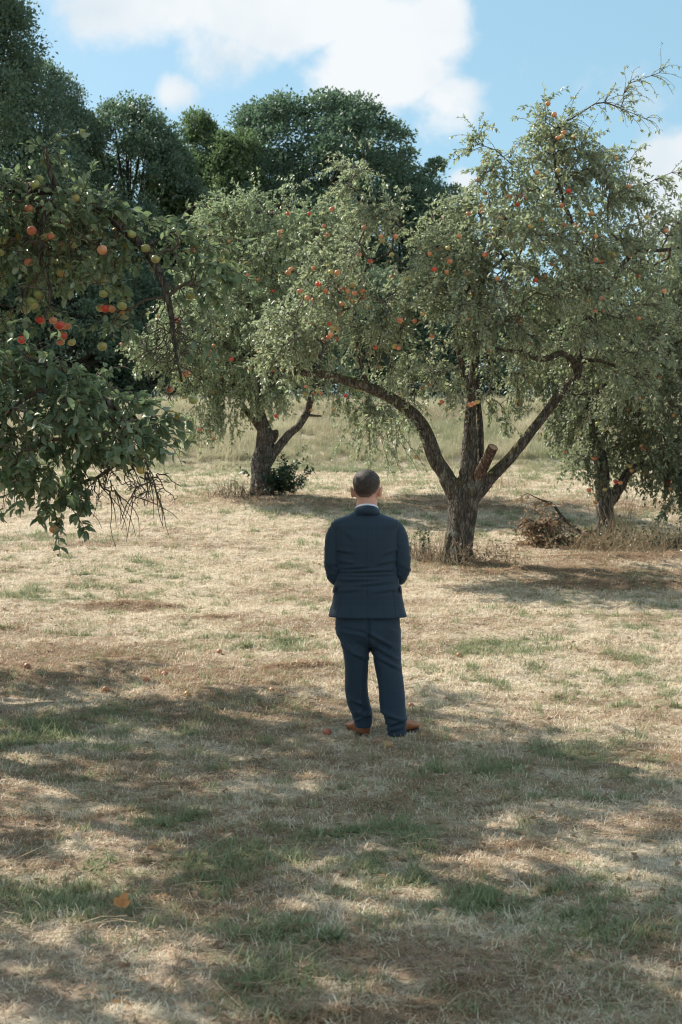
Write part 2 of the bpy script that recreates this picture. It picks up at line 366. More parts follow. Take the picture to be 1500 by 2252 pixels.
def twig_paths(P, D, L, droop, k=6, wob=.13):
    """P,D,L,droop arrays -> (n,k,3) curved paths bending down under their own weight"""
    n = len(P); out = np.zeros((n, k, 3)); out[:, 0] = P; d = nrm(D); st = (L / (k - 1))[:, None]
    for j in range(1, k):
        d = nrm(d + rng.normal(0, wob, (n, 3)) + np.array([0, 0, -1.]) * (droop[:, None] * .22))
        out[:, j] = out[:, j - 1] + d * st
    return out
def twig_mesh(paths, r0, r1, sides=3):
    n, k, _ = paths.shape; T = nrm(np.gradient(paths, axis=1)); ref = np.where(np.abs(T[..., 2:3]) > .9, np.array([1., 0, 0]), np.array([0, 0, 1.]))
    U = nrm(np.cross(T, ref)); W = np.cross(T, U); a = np.arange(sides) * 2 * np.pi / sides
    rr = (np.asarray(r0).reshape(-1, 1) + (np.asarray(r1).reshape(-1, 1) - np.asarray(r0).reshape(-1, 1)) * np.linspace(0, 1, k)[None]); rr = np.broadcast_to(rr, (n, k))
    V = paths[:, :, None] + rr[:, :, None, None] * (np.cos(a)[None, None, :, None] * U[:, :, None] + np.sin(a)[None, None, :, None] * W[:, :, None])
    b = (np.arange(n)[:, None, None] * k + np.arange(k - 1)[None, :, None]) * sides; j = np.arange(sides)[None, None]; j2 = (j + 1) % sides
    Q = np.stack([b + j, b + j2, b + sides + j2, b + sides + j], -1).reshape(-1, 4)
    return V.reshape(-1, 3), Q, np.zeros((0, 3), int)
def leaves_on(paths, per, size, spread=.75, skip=.15):
    """scatter leaves along twig paths: (pos, dir, up, L)"""
    n, k, _ = paths.shape; per = np.asarray(per); idx = np.repeat(np.arange(n), per); m = len(idx)
    u = skip + (1 - skip) * rng.random(m) ** .8; f = u * (k - 1 - 1e-6); i = f.astype(int); f = (f - i)[:, None]
    p = paths[idx, i] * (1 - f) + paths[idx, i + 1] * f; T = nrm(paths[idx, i + 1] - paths[idx, i])
    rv = rng.normal(0, 1, (m, 3)); rad = nrm(rv - T * np.sum(rv * T, -1, keepdims=True))
    d = nrm(T * .55 + rad * spread + np.array([0, 0, -.10])); up = nrm(np.array([0, 0, 1.]) + rng.normal(0, .55, (m, 3)))
    return p, d, up, size * rng.uniform(.6, 1.2, m)

APPLE_MESHES = []
def apple_mesh():
    a = np.linspace(0, np.pi, 10); prof = []
    for t in a:
        r = math.sin(t) * (1 + .10 * math.cos(t)); z = math.cos(t) * .92 - .20 * math.exp(-(t / .42) ** 2) + .12 * math.exp(-((t - np.pi) / .35) ** 2)
        prof.append((r, z))
    n = 14; V = [(r * math.cos(k * 2 * math.pi / n), r * math.sin(k * 2 * math.pi / n), z) for r, z in prof[1:-1] for k in range(n)]
    m = len(prof) - 2; Q = [(i * n + k, (i + 1) * n + k, (i + 1) * n + (k + 1) % n, i * n + (k + 1) % n) for i in range(m - 1) for k in range(n)]
    t0, b0 = len(V), len(V) + 1; V += [(0, 0, prof[0][1]), (0, 0, prof[-1][1])]
    Tt = [(t0, k, (k + 1) % n) for k in range(n)] + [(b0, (m - 1) * n + (k + 1) % n, (m - 1) * n + k) for k in range(n)]
    sv, sq, st = tube([(0, 0, .68), (.06, 0, 1.0), (.14, .02, 1.35)], [.05, .04, .05], 4)
    V, Q, Tt = join([(np.array(V), Q, Tt), (sv, sq, st)]); return make_mesh('apple', V, Tt, Q)
def apple_material():
    m, t, p, out = material('apple_skin'); oi = t.node('ShaderNodeObjectInfo'); o = t.obj()
    n = t.noise(o, 1.3, 3, .5); st = t.noise(t.mapping(o, (6, 6, .8)), 2.2, 3, .6); sp = t.node('ShaderNodeSeparateXYZ'); t.put(sp.inputs[0], o)
    blush = t.ramp(t.math('ADD', t.math('MULTIPLY', sp.outputs[0], -.25), t.math('ADD', n, t.math('MULTIPLY', t.math('SUBTRACT', st, .5), .5))), .35, .75)
    c = t.mix(t.math('MULTIPLY', blush, oi.outputs['Alpha']), oi.outputs['Color'], (.52, .075, .045))
    t.put(p.inputs['Base Color'], c); p.inputs['Roughness'].default_value = .34; p.inputs['Specular IOR Level'].default_value = .45
    p.inputs['Subsurface Weight'].default_value = 0.0
    return m
M_APPLE = apple_material()
A_MESH = apple_mesh(); A_MESH.materials.append(M_APPLE)
TINTS = {'g': ((.33, .36, .12), .25), 'y': ((.50, .40, .14), .5), 'o': ((.62, .29, .14), .6), 'r': ((.60, .07, .035), .8)}
def apple(pos, parent, r=.034, kind='y', name='apple'):
    o = bpy.data.objects.new(name, A_MESH); COL.objects.link(o)
    if parent: o.parent = parent; o.location = Vector(pos) - parent.location
    else: o.location = pos
    s = r * rng.uniform(.9, 1.1); o.scale = (s, s, s * rng.uniform(.92, 1.0)); o.rotation_euler = (rng.normal(0, .25), rng.normal(0, .25), rng.uniform(0, 6.28))
    c, al = TINTS[kind]; v = rng.uniform(.85, 1.15); o.color = (c[0] * v, c[1] * v, c[2] * v, min(1, max(.05, al + rng.normal(0, .15))))
    return o

class Tree:
    def __init__(s, root, Y):
        s.root = root; s.Y = Y; s.pos = []; s.par = []; s.fix = []; s.chains = []
    def limb(s, pts, px=True):
        """pts: (px, py, depth offset, radius) -> chain of fixed nodes; returns world polyline and radii"""
        W = np.array([PW(a, b, s.Y + c) if px else (a, b, c) for a, b, c, r in pts]) if px else np.array([p[:3] for p in pts])
        r = np.array([p[3] for p in pts]); ln = np.linalg.norm(np.diff(W, axis=0), axis=1).sum(); n = max(6, int(ln / .05))
        Pp = catmull(W, n); rr = np.interp(np.linspace(0, len(pts) - 1, n), np.arange(len(pts)), r)
        for k in range(0, n, 3):
            s.pos.append(Pp[k]); s.par.append(-1); s.fix.append(rr[k])
        return Pp, rr
    def grow(s, A, seg=.16, arch=.22, wob=.10):
        fixn = np.array(s.pos); A = np.asarray(A)
        d0 = np.min(np.linalg.norm(A[:, None] - fixn[None, ::2], axis=-1), axis=1); A = A[np.argsort(d0)]
        N = np.zeros((len(s.pos) + len(A) * 40, 3)); n = len(s.pos); N[:n] = fixn; dirs = np.zeros_like(N); dirs[:n, 2] = .3
        for a in A:
            d = np.linalg.norm(N[:n] - a, axis=1) + .25 * np.maximum(0, N[:n, 2] - a[2]); k = int(np.argmin(d)); p = N[k]; D = np.linalg.norm(a - p)
            if D < .06: continue
            c = p + (a - p) * .5 + np.array([0, 0, arch * D]) + dirs[k] * .22 * D + rng.normal(0, wob * D, 3)
            m = min(38, max(2, int(D / seg))); t = (np.arange(1, m + 1) / m)[:, None]
            q = (1 - t) ** 2 * p + 2 * t * (1 - t) * c + t ** 2 * a; q[:-1] += rng.normal(0, .018, (m - 1, 3)) if m > 1 else 0
            ch = [k] + list(range(n, n + m)); pr = k
            for j in range(m):
                N[n + j] = q[j]; s.pos.append(q[j]); s.par.append(pr); s.fix.append(0); pr = n + j
            full = np.vstack([p[None], q]); dirs[n:n + m] = nrm(np.diff(full, axis=0)); n += m; s.chains.append(ch)
        s.N = N[:n]; s.dirs = dirs[:n]; acc = np.zeros(n); par = np.array(s.par); has = np.zeros(n, bool)
        for ch in s.chains: acc[ch[-1]] += 1
        for i in range(n - 1, -1, -1):
            if par[i] >= 0: acc[par[i]] += acc[i]
        s.acc = acc; fx = np.array(s.fix); s.r = np.where(fx > 0, fx, .0042 * np.maximum(acc, 1) ** .46)
    def branch_parts(s):
        out = []
        for ch in s.chains:
            r = s.r[ch].copy(); r[0] = min(r[0], r[1] * 1.15); big = r.max() > .014
            out.append(tube(s.N[ch], np.maximum(r, .003), 6 if big else 4, False, .25 if big else 0., 14.))
        return out
def blob_points(blobs, Y, n, shell=.35):
    """blobs: (px, py, half w px, half h px, depth offset, half depth m, weight)"""
    w = np.array([b[6] * (b[2] * b[3]) ** .75 for b in blobs]); w /= w.sum(); out = []
    for b, k in zip(blobs, rng.multinomial(n, w)):
        c = PW(b[0], b[1], Y + b[4]); pm = (Y + b[4]) / F; v = nrm(rng.normal(0, 1, (k, 3))); rr = rng.random((k, 1)) ** shell
        out.append(c + v * rr * np.array([b[2] * pm, b[5], b[3] * pm]))
    return np.vstack(out)

def finish_tree(T, mat, n_twigs, leaf_per, leaf_size, tpl, twig_len=(.25, .6), droop=(.4, 2.0), up=.45, hang_z=None, nodes_rmax=.03, wfn=None, wr=.52, extra_paths=None):
    N = T.N; gi = np.where((np.array(T.fix) == 0) & (T.r < nodes_rmax))[0]
    tips = np.array([c[-1] for c in T.chains]); wts = np.ones(len(gi)) if wfn is None else wfn(N[gi]); wts = wts / wts.sum()
    pick = np.concatenate([np.repeat(tips, 2), rng.choice(gi, max(0, n_twigs - 2 * len(tips)), p=wts)]); P = N[pick]
    cen = N.mean(0); o = nrm((P - cen) * np.array([1, 1, .6])); n = len(P)
    D = .55 * o + .6 * T.dirs[pick] + rng.normal(0, .55, (n, 3)); D[:, 2] += rng.uniform(-.25, up, n)
    L = rng.uniform(*twig_len, n); dr = rng.uniform(*droop, n)
    if hang_z is not None: lo = P[:, 2] < hang_z; dr[lo] *= 1.25; L[lo] *= 1.05
    paths = twig_paths(P, D, L, dr)
    link('twigs', mesh_parts('twigs', T.branch_parts() + [twig_mesh(paths, .0042, .0018)] + ([twig_mesh(extra_paths, .005, .002)] if extra_paths is not None else [])), M_TWIG, T.root)['kind'] = 'stuff'
    if extra_paths is not None: paths = np.vstack([paths, extra_paths])
    per = np.maximum(1, rng.poisson(leaf_per, len(paths))); p, d, u, s = leaves_on(paths, per, leaf_size)
    return paths, (p, d, u, s)
def hang_paths(starts, L):
    n = len(starts); D = rng.normal(0, .35, (n, 3)); D[:, 2] = -.6
    return twig_paths(np.asarray(starts), D, np.broadcast_to(np.asarray(L, float), (n,)) * rng.uniform(.7, 1.15, n), np.full(n, 1.2))

def trunk_mesh(name, pts, Y, flare=1.35, stubs=(), voxel=.018, amp=.06):
    W = np.array([PW(a, b, Y + c) for a, b, c, r in pts]); r = np.array([p[3] for p in pts]); n = max(14, int(np.linalg.norm(np.diff(W, axis=0), axis=1).sum() / .05))
    Pp = catmull(W, n); rr = np.interp(np.linspace(0, len(pts) - 1, n), np.arange(len(pts)), r)
    parts = [tube(Pp, rr, 20)]
    b = Pp[0]
    for k in range(6):                                           # root flare
        a = k * 1.047 + .4; dv = np.array([math.cos(a), math.sin(a), 0]); q = [b + np.array([0, 0, .42]) + dv * rr[0] * .35, b + dv * rr[0] * .75 + np.array([0, 0, .14]), b + dv * rr[0] * flare - np.array([0, 0, .12])]
        parts.append(tube(catmull(q, 8), np.linspace(rr[0] * .5, rr[0] * .34, 8), 10))
    for st in stubs:
        Ws = np.array([PW(a, bb, Y + c) for a, bb, c, r in st]); rs = np.array([p[3] for p in st]); parts.append(tube(catmull(Ws, 10), np.interp(np.linspace(0, len(st) - 1, 10), np.arange(len(st)), rs), 14))
    def disp(co, no):
        q = co * np.array([1, 1, .35]); return amp * .5 * (fbm(q * 9, 4, .55) - .5) + amp * .45 * (fbm(q * 24 + 5, 3, .6) - .5)
    return remesh(mesh_parts(name, parts), voxel, 2, disp)
def limb_mesh(T, pts, sides=14, amp=.16, px=True):
    Pp, rr = T.limb(pts, px); return mesh_parts('limb', [tube(Pp, rr, sides, True, amp, 9., rng.uniform(0, 50))])
def cut_stub(T, pts, face_mat, parent_mat):
    W = np.array([PW(a, b, T.Y + c) for a, b, c, r in pts]); r = np.array([p[3] for p in pts]); Pp = catmull(W, 12); rr = np.interp(np.linspace(0, len(pts) - 1, 12), np.arange(len(pts)), r)
    s = link('cut_stub', mesh_parts('cut_stub', [tube(Pp, rr, 16, True, .12, 12.)]), parent_mat, T.root)
    d = nrm(Pp[-1] - Pp[-2]); f = link('cut_face', mesh_parts('cut_face', [tube([Pp[-1] - d * .01, Pp[-1] + d * .006], [rr[-1] * .93, rr[-1] * .9], 18)], smooth=False), face_mat, s, loc=(0, 0, 0))
    return s

# ---------------- centre apple tree
def centre_tree():
    g = ground_hit(1010, 1238); Y = g[1]; root = empty('apple_tree', g)
    tag(root, 'apple tree with forked mossy limbs and sawn stub just right of the man', 'tree', 'orchard apple trees'); T = Tree(root, Y)
    trunk = [(1006, 1246, 0, .185), (1010, 1205, 0, .165), (1015, 1160, 0, .165), (1018, 1115, 0, .18), (1022, 1085, 0, .19), (1026, 1062, 0, .15)]
    stubs = [[(1016, 1100, 0, .14), (996, 1074, 0, .12), (978, 1042, 0, .09)], [(1026, 1095, 0, .14), (1030, 1045, 0, .12), (1032, 1010, 0, .1)],
             [(1030, 1095, 0, .13), (1062, 1066, 0, .1), (1086, 1044, 0, .07)], [(1030, 1085, -.05, .1), (1058, 1034, -.1, .075), (1066, 1018, -.1, .06)]]
    link('trunk', trunk_mesh('trunk', trunk, Y, 1.45, stubs), M_BARK, root)
    limbs = [[(1000, 1080, 0, .10), (978, 1042, 0, .098), (957, 1008, 0, .094), (938, 955, 0, .09), (912, 915, 0, .082), (868, 881, -.1, .07), (812, 853, -.2, .064), (770, 840, -.25, .06), (712, 823, -.3, .05), (655, 820, -.35, .036), (608, 810, -.4, .02)],
             [(1028, 1070, 0, .115), (1031, 1020, 0, .108), (1034, 965, 0, .092), (1035, 920, 0, .075), (1037, 870, .05, .058), (1042, 790, .1, .05), (1046, 700, .15, .045), (1062, 610, .2, .036), (1092, 520, .2, .028), (1140, 430, .2, .018)],
             [(1040, 1085, 0, .085), (1064, 1064, 0, .078), (1092, 1038, 0, .073), (1120, 1009, 0, .069), (1146, 978, 0, .066), (1172, 944, 0, .062), (1197, 913, 0, .058), (1239, 855, 0, .052), (1268, 826, .05, .048), (1290, 730, .1, .042), (1326, 650, .1, .038), (1356, 606, .1, .035), (1395, 556, .15, .03), (1460, 550, .2, .022), (1520, 540, .2, .014)],
             [(1268, 826, .05, .04), (1262, 795, .0, .04), (1234, 777, -.1, .038), (1201, 789, -.2, .036), (1169, 785, -.25, .032), (1145, 775, -.25, .03), (1089, 767, -.3, .018)],
             [(1262, 800, .0, .03), (1300, 792, -.1, .027), (1340, 800, -.2, .022), (1400, 830, -.3, .014)],
             [(1056, 1030, .08, .05), (1057, 980, .12, .044), (1056, 930, .15, .038), (1050, 860, .2, .03), (1046, 790, .25, .02)],
             [(1036, 880, 0, .04), (1010, 780, -.15, .036), (1002, 720, -.2, .033), (1026, 640, -.25, .03), (1068, 602, -.3, .026), (1115, 560, -.3, .016)],
             [(1326, 650, .1, .03), (1290, 560, -.1, .028), (1250, 470, -.2, .024), (1225, 390, -.2, .018), (1215, 310, -.2, .010)],
             [(810, 853, -.2, .03), (792, 790, -.25, .026), (780, 700, -.3, .02), (800, 600, -.3, .016), (870, 545, -.3, .012)]]
    for l in limbs: link('limb', limb_mesh(T, l), M_BARK, root)
    cut_stub(T, [(1044, 1060, -.06, .092), (1058, 1034, -.14, .076), (1074, 1005, -.23, .067), (1085, 983, -.31, .064)], M_CUT, M_CUTBARK)
    B = [(1225, 365, 85, 80, 0, .8, 1), (1212, 285, 38, 55, -.1, .3, .7), (1120, 440, 110, 75, 0, 1.1, 1), (1300, 420, 105, 85, .1, 1.1, 1), (1010, 510, 90, 70, -.2, .9, 1), (1130, 545, 150, 110, 0, 1.5, 1.1),
         (1320, 540, 120, 110, .2, 1.3, .8), (1420, 570, 80, 110, .3, 1.1, .6), (1000, 640, 110, 80, -.3, 1.0, .8), (1080, 700, 110, 110, -.2, 1.3, .8), (1240, 690, 130, 110, 0, 1.3, .9), (1400, 720, 100, 110, .2, 1.0, .6), (1340, 830, 110, 60, -.1, .8, .5),
         (1070, 840, 90, 70, .3, .9, .6), (960, 780, 80, 90, -.1, .9, .7), (900, 560, 80, 50, -.3, .7, .8), (830, 480, 55, 60, -.3, .4, .8), (785, 395, 30, 55, -.35, .2, .7), (760, 590, 90, 70, -.4, .7, .9), (730, 690, 110, 80, -.4, .7, 1.),
         (860, 720, 60, 90, -.3, .6, .7), (650, 740, 70, 70, -.5, .6, .8), (880, 880, 60, 40, -.1, .5, .4), (1140, 880, 60, 60, .5, .7, .4)]
    A = blob_points(B, Y, 520)
    lone = np.array([PW(a, b, Y - .2) for a, b in ((1255, 262), (1330, 225), (1372, 205), (1400, 178), (1450, 160), (1365, 238), (1420, 262), (1055, 300), (1040, 330), (1090, 330), (1375, 425), (1440, 395), (1490, 380), (1180, 290), (770, 360), (810, 370))])
    T.grow(np.vstack([A, lone]))
    st = [PW(rng.uniform(805, 890), rng.uniform(890, 965), Y - .25 + rng.normal(0, .2)) for _ in range(26)] + [PW(rng.uniform(930, 950), 960, Y + .1) for _ in range(4)]
    paths, lf = finish_tree(T, M_LEAF_MAIN, 4400, 16, .062, LEAF4, (.18, .5), (.3, 1.9), .5, hang_z=2.6, extra_paths=hang_paths(st, np.r_[np.full(26, .55), np.full(4, .3)]))
    q = lf[0] - np.array([0, 0, CAM_Z]); sx = q[:, 0] / q[:, 1] * F + CX; sy = YH - q[:, 2] / q[:, 1] * F
    kp = ~((sx > 1262) & (sy < 290) & (rng.random(len(sx)) > .25)); lf = tuple(a[kp] for a in lf)
    cr = link('crown', leaves('crown', *lf[:3], lf[3], .5, LEAF4), M_LEAF_MAIN, root); cr['kind'] = 'stuff'
    ex = [(640, 592), (690, 590), (728, 597), (742, 600), (755, 635), (768, 655), (780, 662), (797, 640), (800, 655), (745, 690), (725, 712), (733, 722), (742, 724), (728, 735), (722, 742), (712, 748), (790, 560), (815, 575), (838, 520), (730, 460), (634, 600), (660, 640), (676, 655), (690, 660), (706, 668), (716, 640), (700, 625), (752, 668), (765, 640), (775, 628), (780, 645), (880, 705), (912, 706), (868, 762), (876, 765), (826, 764), (738, 745), (990, 575), (985, 545), (945, 558), (1010, 520),
          (1052, 395), (1066, 425), (1120, 432), (1138, 450), (1181, 380), (1194, 389), (1227, 375), (1240, 292), (1219, 252), (1205, 228), (1236, 300), (1262, 300), (1066, 357), (1085, 376), (1158, 437), (1190, 482), (1240, 495), (1235, 452), (1383, 410), (1422, 477), (1465, 507), (1178, 616), (1094, 612), (1067, 560), (1292, 662), (1307, 684), (1330, 684), (1042, 887), (1050, 884), (1035, 890), (1060, 560), (1080, 520), (1130, 515), (1100, 480), (1230, 520), (1263, 495), (1060, 465), (1058, 452), (1030, 470), (955, 592), (985, 570), (1028, 600), (862, 560), (870, 520), (800, 500), (1145, 430), (1213, 330), (1227, 303), (1250, 420), (1300, 470), (1310, 520), (1350, 560), (1460, 640), (1405, 700), (1030, 700), (930, 690), (950, 740), (1100, 660)]
    for i, (a, b) in enumerate(ex):
        k = 'ooyoooyor'[i % 9]; apple(PW(a, b, Y - .35 - .75 * rng.random()), root, .033, k)
    tips = paths[rng.choice(len(paths), 90), 4]
    tips = tips[tips[:, 2] < CAM_Z + (YH - 330) / F * Y]
    for q in tips: apple(q - np.array([0, 0, .03]), root, .030, rng.choice(['g', 'y', 'o', 'o']))
centre_tree()

# ---------------- apple tree standing further back on the left
def left_tree():
    g = ground_hit(574, 1090); Y = g[1]; root = empty('apple_tree', g)
    tag(root, 'bright leafy apple tree with knotty leaning trunk standing back left of the man', 'tree', 'orchard apple trees'); T = Tree(root, Y)
    link('trunk', trunk_mesh('trunk', [(575, 1096, 0, .19), (574, 1060, 0, .175), (574, 1020, 0, .18), (579, 985, 0, .145), (582, 950, 0, .14), (575, 918, 0, .095), (570, 888, 0, .075), (566, 830, 0, .065)], Y, 1.25,
         [[(585, 1020, 0, .12), (600, 998, 0, .09), (617, 978, 0, .07)], [(590, 975, 0, .08), (602, 960, -.02, .075), (606, 945, 0, .04)], [(570, 940, 0, .07), (560, 926, 0, .055)]]), M_BARK2, root)
    knot = PW(574, 990, Y - .16); kd = nrm(np.array([-.1, -1, .1])); a = np.linspace(0, 2 * np.pi, 15); u = nrm(np.cross(kd, [0, 0, 1.])); w = np.cross(u, kd)
    link('knot', mesh_parts('knot', [tube([knot + .055 * (math.cos(t) * u + math.sin(t) * w) for t in a], .016, 6, False)]), M_BARK2, root)
    for l in [[(592, 1008, 0, .085), (617, 978, 0, .076), (637, 954, 0, .07), (656, 938, 0, .066), (670, 916, 0, .063), (678, 898, 0, .06), (690, 850, -.1, .05), (705, 780, -.2, .04), (725, 700, -.2, .028), (740, 600, -.1, .018)],
              [(570, 888, 0, .07), (565, 820, 0, .058), (552, 740, -.1, .05), (545, 640, -.1, .038), (560, 550, 0, .026), (600, 470, 0, .014)],
              [(566, 860, 0, .05), (530, 800, -.2, .045), (490, 750, -.3, .036), (440, 720, -.4, .024), (390, 730, -.4, .012)],
              [(560, 780, 0, .045), (600, 720, .3, .04), (640, 640, .4, .03), (680, 540, .4, .018)], [(690, 850, -.1, .04), (740, 840, .2, .034), (800, 850, .4, .022), (860, 880, .5, .012)],
              [(672, 912, 0, .03), (690, 914, -.05, .022), (707, 915, -.1, .012)]]:
        link('limb', limb_mesh(T, l, 12), M_BARK2, root)
    cut_stub(T, [(566, 934, 0, .055), (556, 922, -.02, .054), (548, 911, -.04, .052), (539, 901, -.05, .05)], M_CUT, M_CUTBARK)
    B = [(490, 490, 60, 45, .1, .7, .9), (570, 490, 90, 50, 0, 1.0, 1), (650, 490, 90, 45, 0, 1.0, 1), (740, 510, 70, 50, .1, .9, .8), (500, 590, 100, 70, 0, 1.3, 1), (620, 600, 130, 90, 0, 1.6, 1.1), (730, 620, 90, 80, .2, 1.2, .8), (430, 700, 100, 70, -.1, 1.2, 1),
         (540, 710, 120, 80, -.2, 1.5, 1), (660, 720, 110, 80, 0, 1.4, .9), (360, 760, 60, 50, -.1, .8, .8), (430, 800, 100, 60, -.2, 1.1, 1), (560, 810, 110, 60, -.4, 1.1, 1), (690, 820, 100, 50, .1, 1.0, .8), (470, 880, 70, 40, -.2, .8, .8), (620, 870, 60, 30, -.4, .6, .6), (770, 850, 80, 60, .4, .8, .7), (440, 925, 40, 30, -.1, .5, .7), (850, 880, 60, 40, .6, .6, .6)]
    T.grow(np.vstack([blob_points(B, Y, 430), np.array([PW(a, b, Y) for a, b in ((650, 415), (700, 455), (575, 430), (500, 450), (470, 470), (325, 770), (310, 740))])]))
    st = [PW(rng.uniform(420, 520), rng.uniform(880, 930), Y - .2 + rng.normal(0, .4)) for _ in range(34)] + [PW(rng.uniform(560, 640), rng.uniform(860, 890), Y - .5 + rng.normal(0, .3)) for _ in range(14)] + [PW(rng.uniform(760, 900), rng.uniform(890, 950), Y + .5) for _ in range(30)]
    paths, lf = finish_tree(T, M_LEAF_LEFT, 3600, 17, .068, LEAF4, (.22, .6), (.5, 2.2), .45, hang_z=3.2, extra_paths=hang_paths(st, np.r_[np.full(34, .5), np.full(14, .35), np.full(30, .6)]))
    cr = link('crown', leaves('crown', *lf[:3], lf[3], .52, LEAF4), M_LEAF_LEFT, root); cr['kind'] = 'stuff'
    ex = [(430, 690), (447, 640), (520, 600), (530, 590), (545, 605), (565, 770), (586, 780), (550, 810), (600, 815), (555, 790), (620, 508), (633, 470), (614, 510), (617, 520), (680, 470), (715, 520), (720, 515), (607, 915), (685, 902), (440, 945), (620, 680), (640, 700), (470, 760), (510, 790), (700, 860), (705, 865), (760, 870), (735, 900), (672, 850), (600, 640)]
    for i, (a, b) in enumerate(ex): apple(PW(a, b, Y - .9 - .5 * rng.random()), root, .034, 'yor'[i % 3])
    for q in paths[rng.choice(len(paths), 110), 4]: apple(q - np.array([0, 0, .03]), root, .032, rng.choice(['g', 'y', 'y', 'o']))
left_tree()

# ---------------- apple tree at the right edge
def right_tree():
    g = ground_hit(1331, 1182); Y = g[1]; root = empty('apple_tree', g)
    tag(root, 'shaded apple tree at the right edge with dead brush against its pale trunk', 'tree', 'orchard apple trees'); T = Tree(root, Y)
    link('trunk', trunk_mesh('trunk', [(1333, 1188, 0, .14), (1332, 1150, 0, .125), (1330, 1115, 0, .128), (1325, 1072, 0, .105), (1323, 1025, 0, .1), (1312, 970, 0, .09), (1300, 915, 0, .08)], Y, 1.3, [[(1335, 1110, 0, .1), (1352, 1088, 0, .085), (1366, 1066, 0, .066)]]), M_BARK2, root)
    for l in [[(1345, 1096, 0, .08), (1366, 1067, 0, .07), (1380, 1040, 0, .062), (1411, 1024, 0, .055), (1442, 1013, -.05, .05), (1490, 970, -.1, .042), (1550, 900, -.2, .03), (1600, 800, -.2, .018)],
              [(1308, 955, 0, .085), (1297, 900, 0, .076), (1293, 830, .1, .066), (1305, 750, .2, .054), (1340, 680, .2, .044), (1390, 620, .2, .03), (1440, 560, .2, .018)],
              [(1296, 880, 0, .05), (1340, 840, -.2, .042), (1400, 800, -.3, .034), (1470, 760, -.3, .022), (1540, 740, -.3, .012)], [(1294, 850, .1, .04), (1255, 810, .3, .032), (1200, 780, .4, .022), (1140, 790, .4, .012)],
              [(1305, 750, .2, .04), (1280, 680, .5, .03), (1260, 620, .6, .018)], [(1440, 1014, 0, .03), (1470, 1040, -.2, .022), (1496, 1060, -.3, .012)]]:
        link('limb', limb_mesh(T, l, 12), M_BARK2, root)
    B = [(1400, 620, 100, 90, .2, 1.2, 1), (1470, 540, 70, 70, .3, .9, .8), (1480, 700, 90, 120, 0, 1.3, 1), (1360, 740, 110, 90, .2, 1.3, 1), (1250, 820, 90, 60, .3, 1.0, .8), (1340, 870, 110, 60, -.2, 1.2, 1), (1450, 860, 100, 80, -.2, 1.3, 1.1), (1400, 960, 70, 60, -.2, 1.0, .8), (1480, 960, 60, 60, -.3, .9, 1), (1490, 1060, 35, 60, -.4, .4, .9),
         (1590, 720, 130, 160, 0, 1.6, 1), (1580, 930, 90, 110, -.1, 1.3, .8), (1300, 640, 70, 60, .6, .9, .7), (1260, 900, 50, 50, .2, .6, .7), (1180, 780, 70, 60, .5, .7, .6), (1290, 980, 30, 40, -.3, .3, .5)]
    T.grow(blob_points(B, Y, 400))
    st = [PW(rng.uniform(1240, 1300), rng.uniform(900, 940), Y + rng.normal(0, .4)) for _ in range(16)] + [PW(rng.uniform(1390, 1500), rng.uniform(980, 1040), Y - .3 + rng.normal(0, .3)) for _ in range(34)] + [PW(rng.uniform(1300, 1330), rng.uniform(1000, 1080), Y - .2) for _ in range(9)]
    paths, lf = finish_tree(T, M_LEAF_RIGHT, 3500, 15, .066, LEAF4, (.22, .6), (.6, 2.2), .35, hang_z=3.0, extra_paths=hang_paths(st, np.r_[np.full(16, .5), np.full(34, .5), np.full(9, .3)]))
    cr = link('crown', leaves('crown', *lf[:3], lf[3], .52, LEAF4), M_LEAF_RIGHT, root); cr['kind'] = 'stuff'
    ex = [(1308, 1008), (1330, 1077), (1309, 1104), (1355, 1060), (1365, 1062), (1390, 1035), (1440, 1050), (1470, 1060), (1476, 1075), (1472, 1120), (1488, 1050), (1465, 1085), (1295, 1078), (1385, 1025), (1425, 960), (1415, 985), (1380, 900), (1290, 800), (1330, 770), (1360, 830), (1450, 830), (1412, 980)]
    for i, (a, b) in enumerate(ex): apple(PW(a, b, Y - .35 - .4 * rng.random()), root, .034, 'oyyr'[i % 4])
    for q in paths[rng.choice(len(paths), 50), 4]: apple(q - np.array([0, 0, .03]), root, .031, rng.choice(['g', 'y', 'o']))
right_tree()

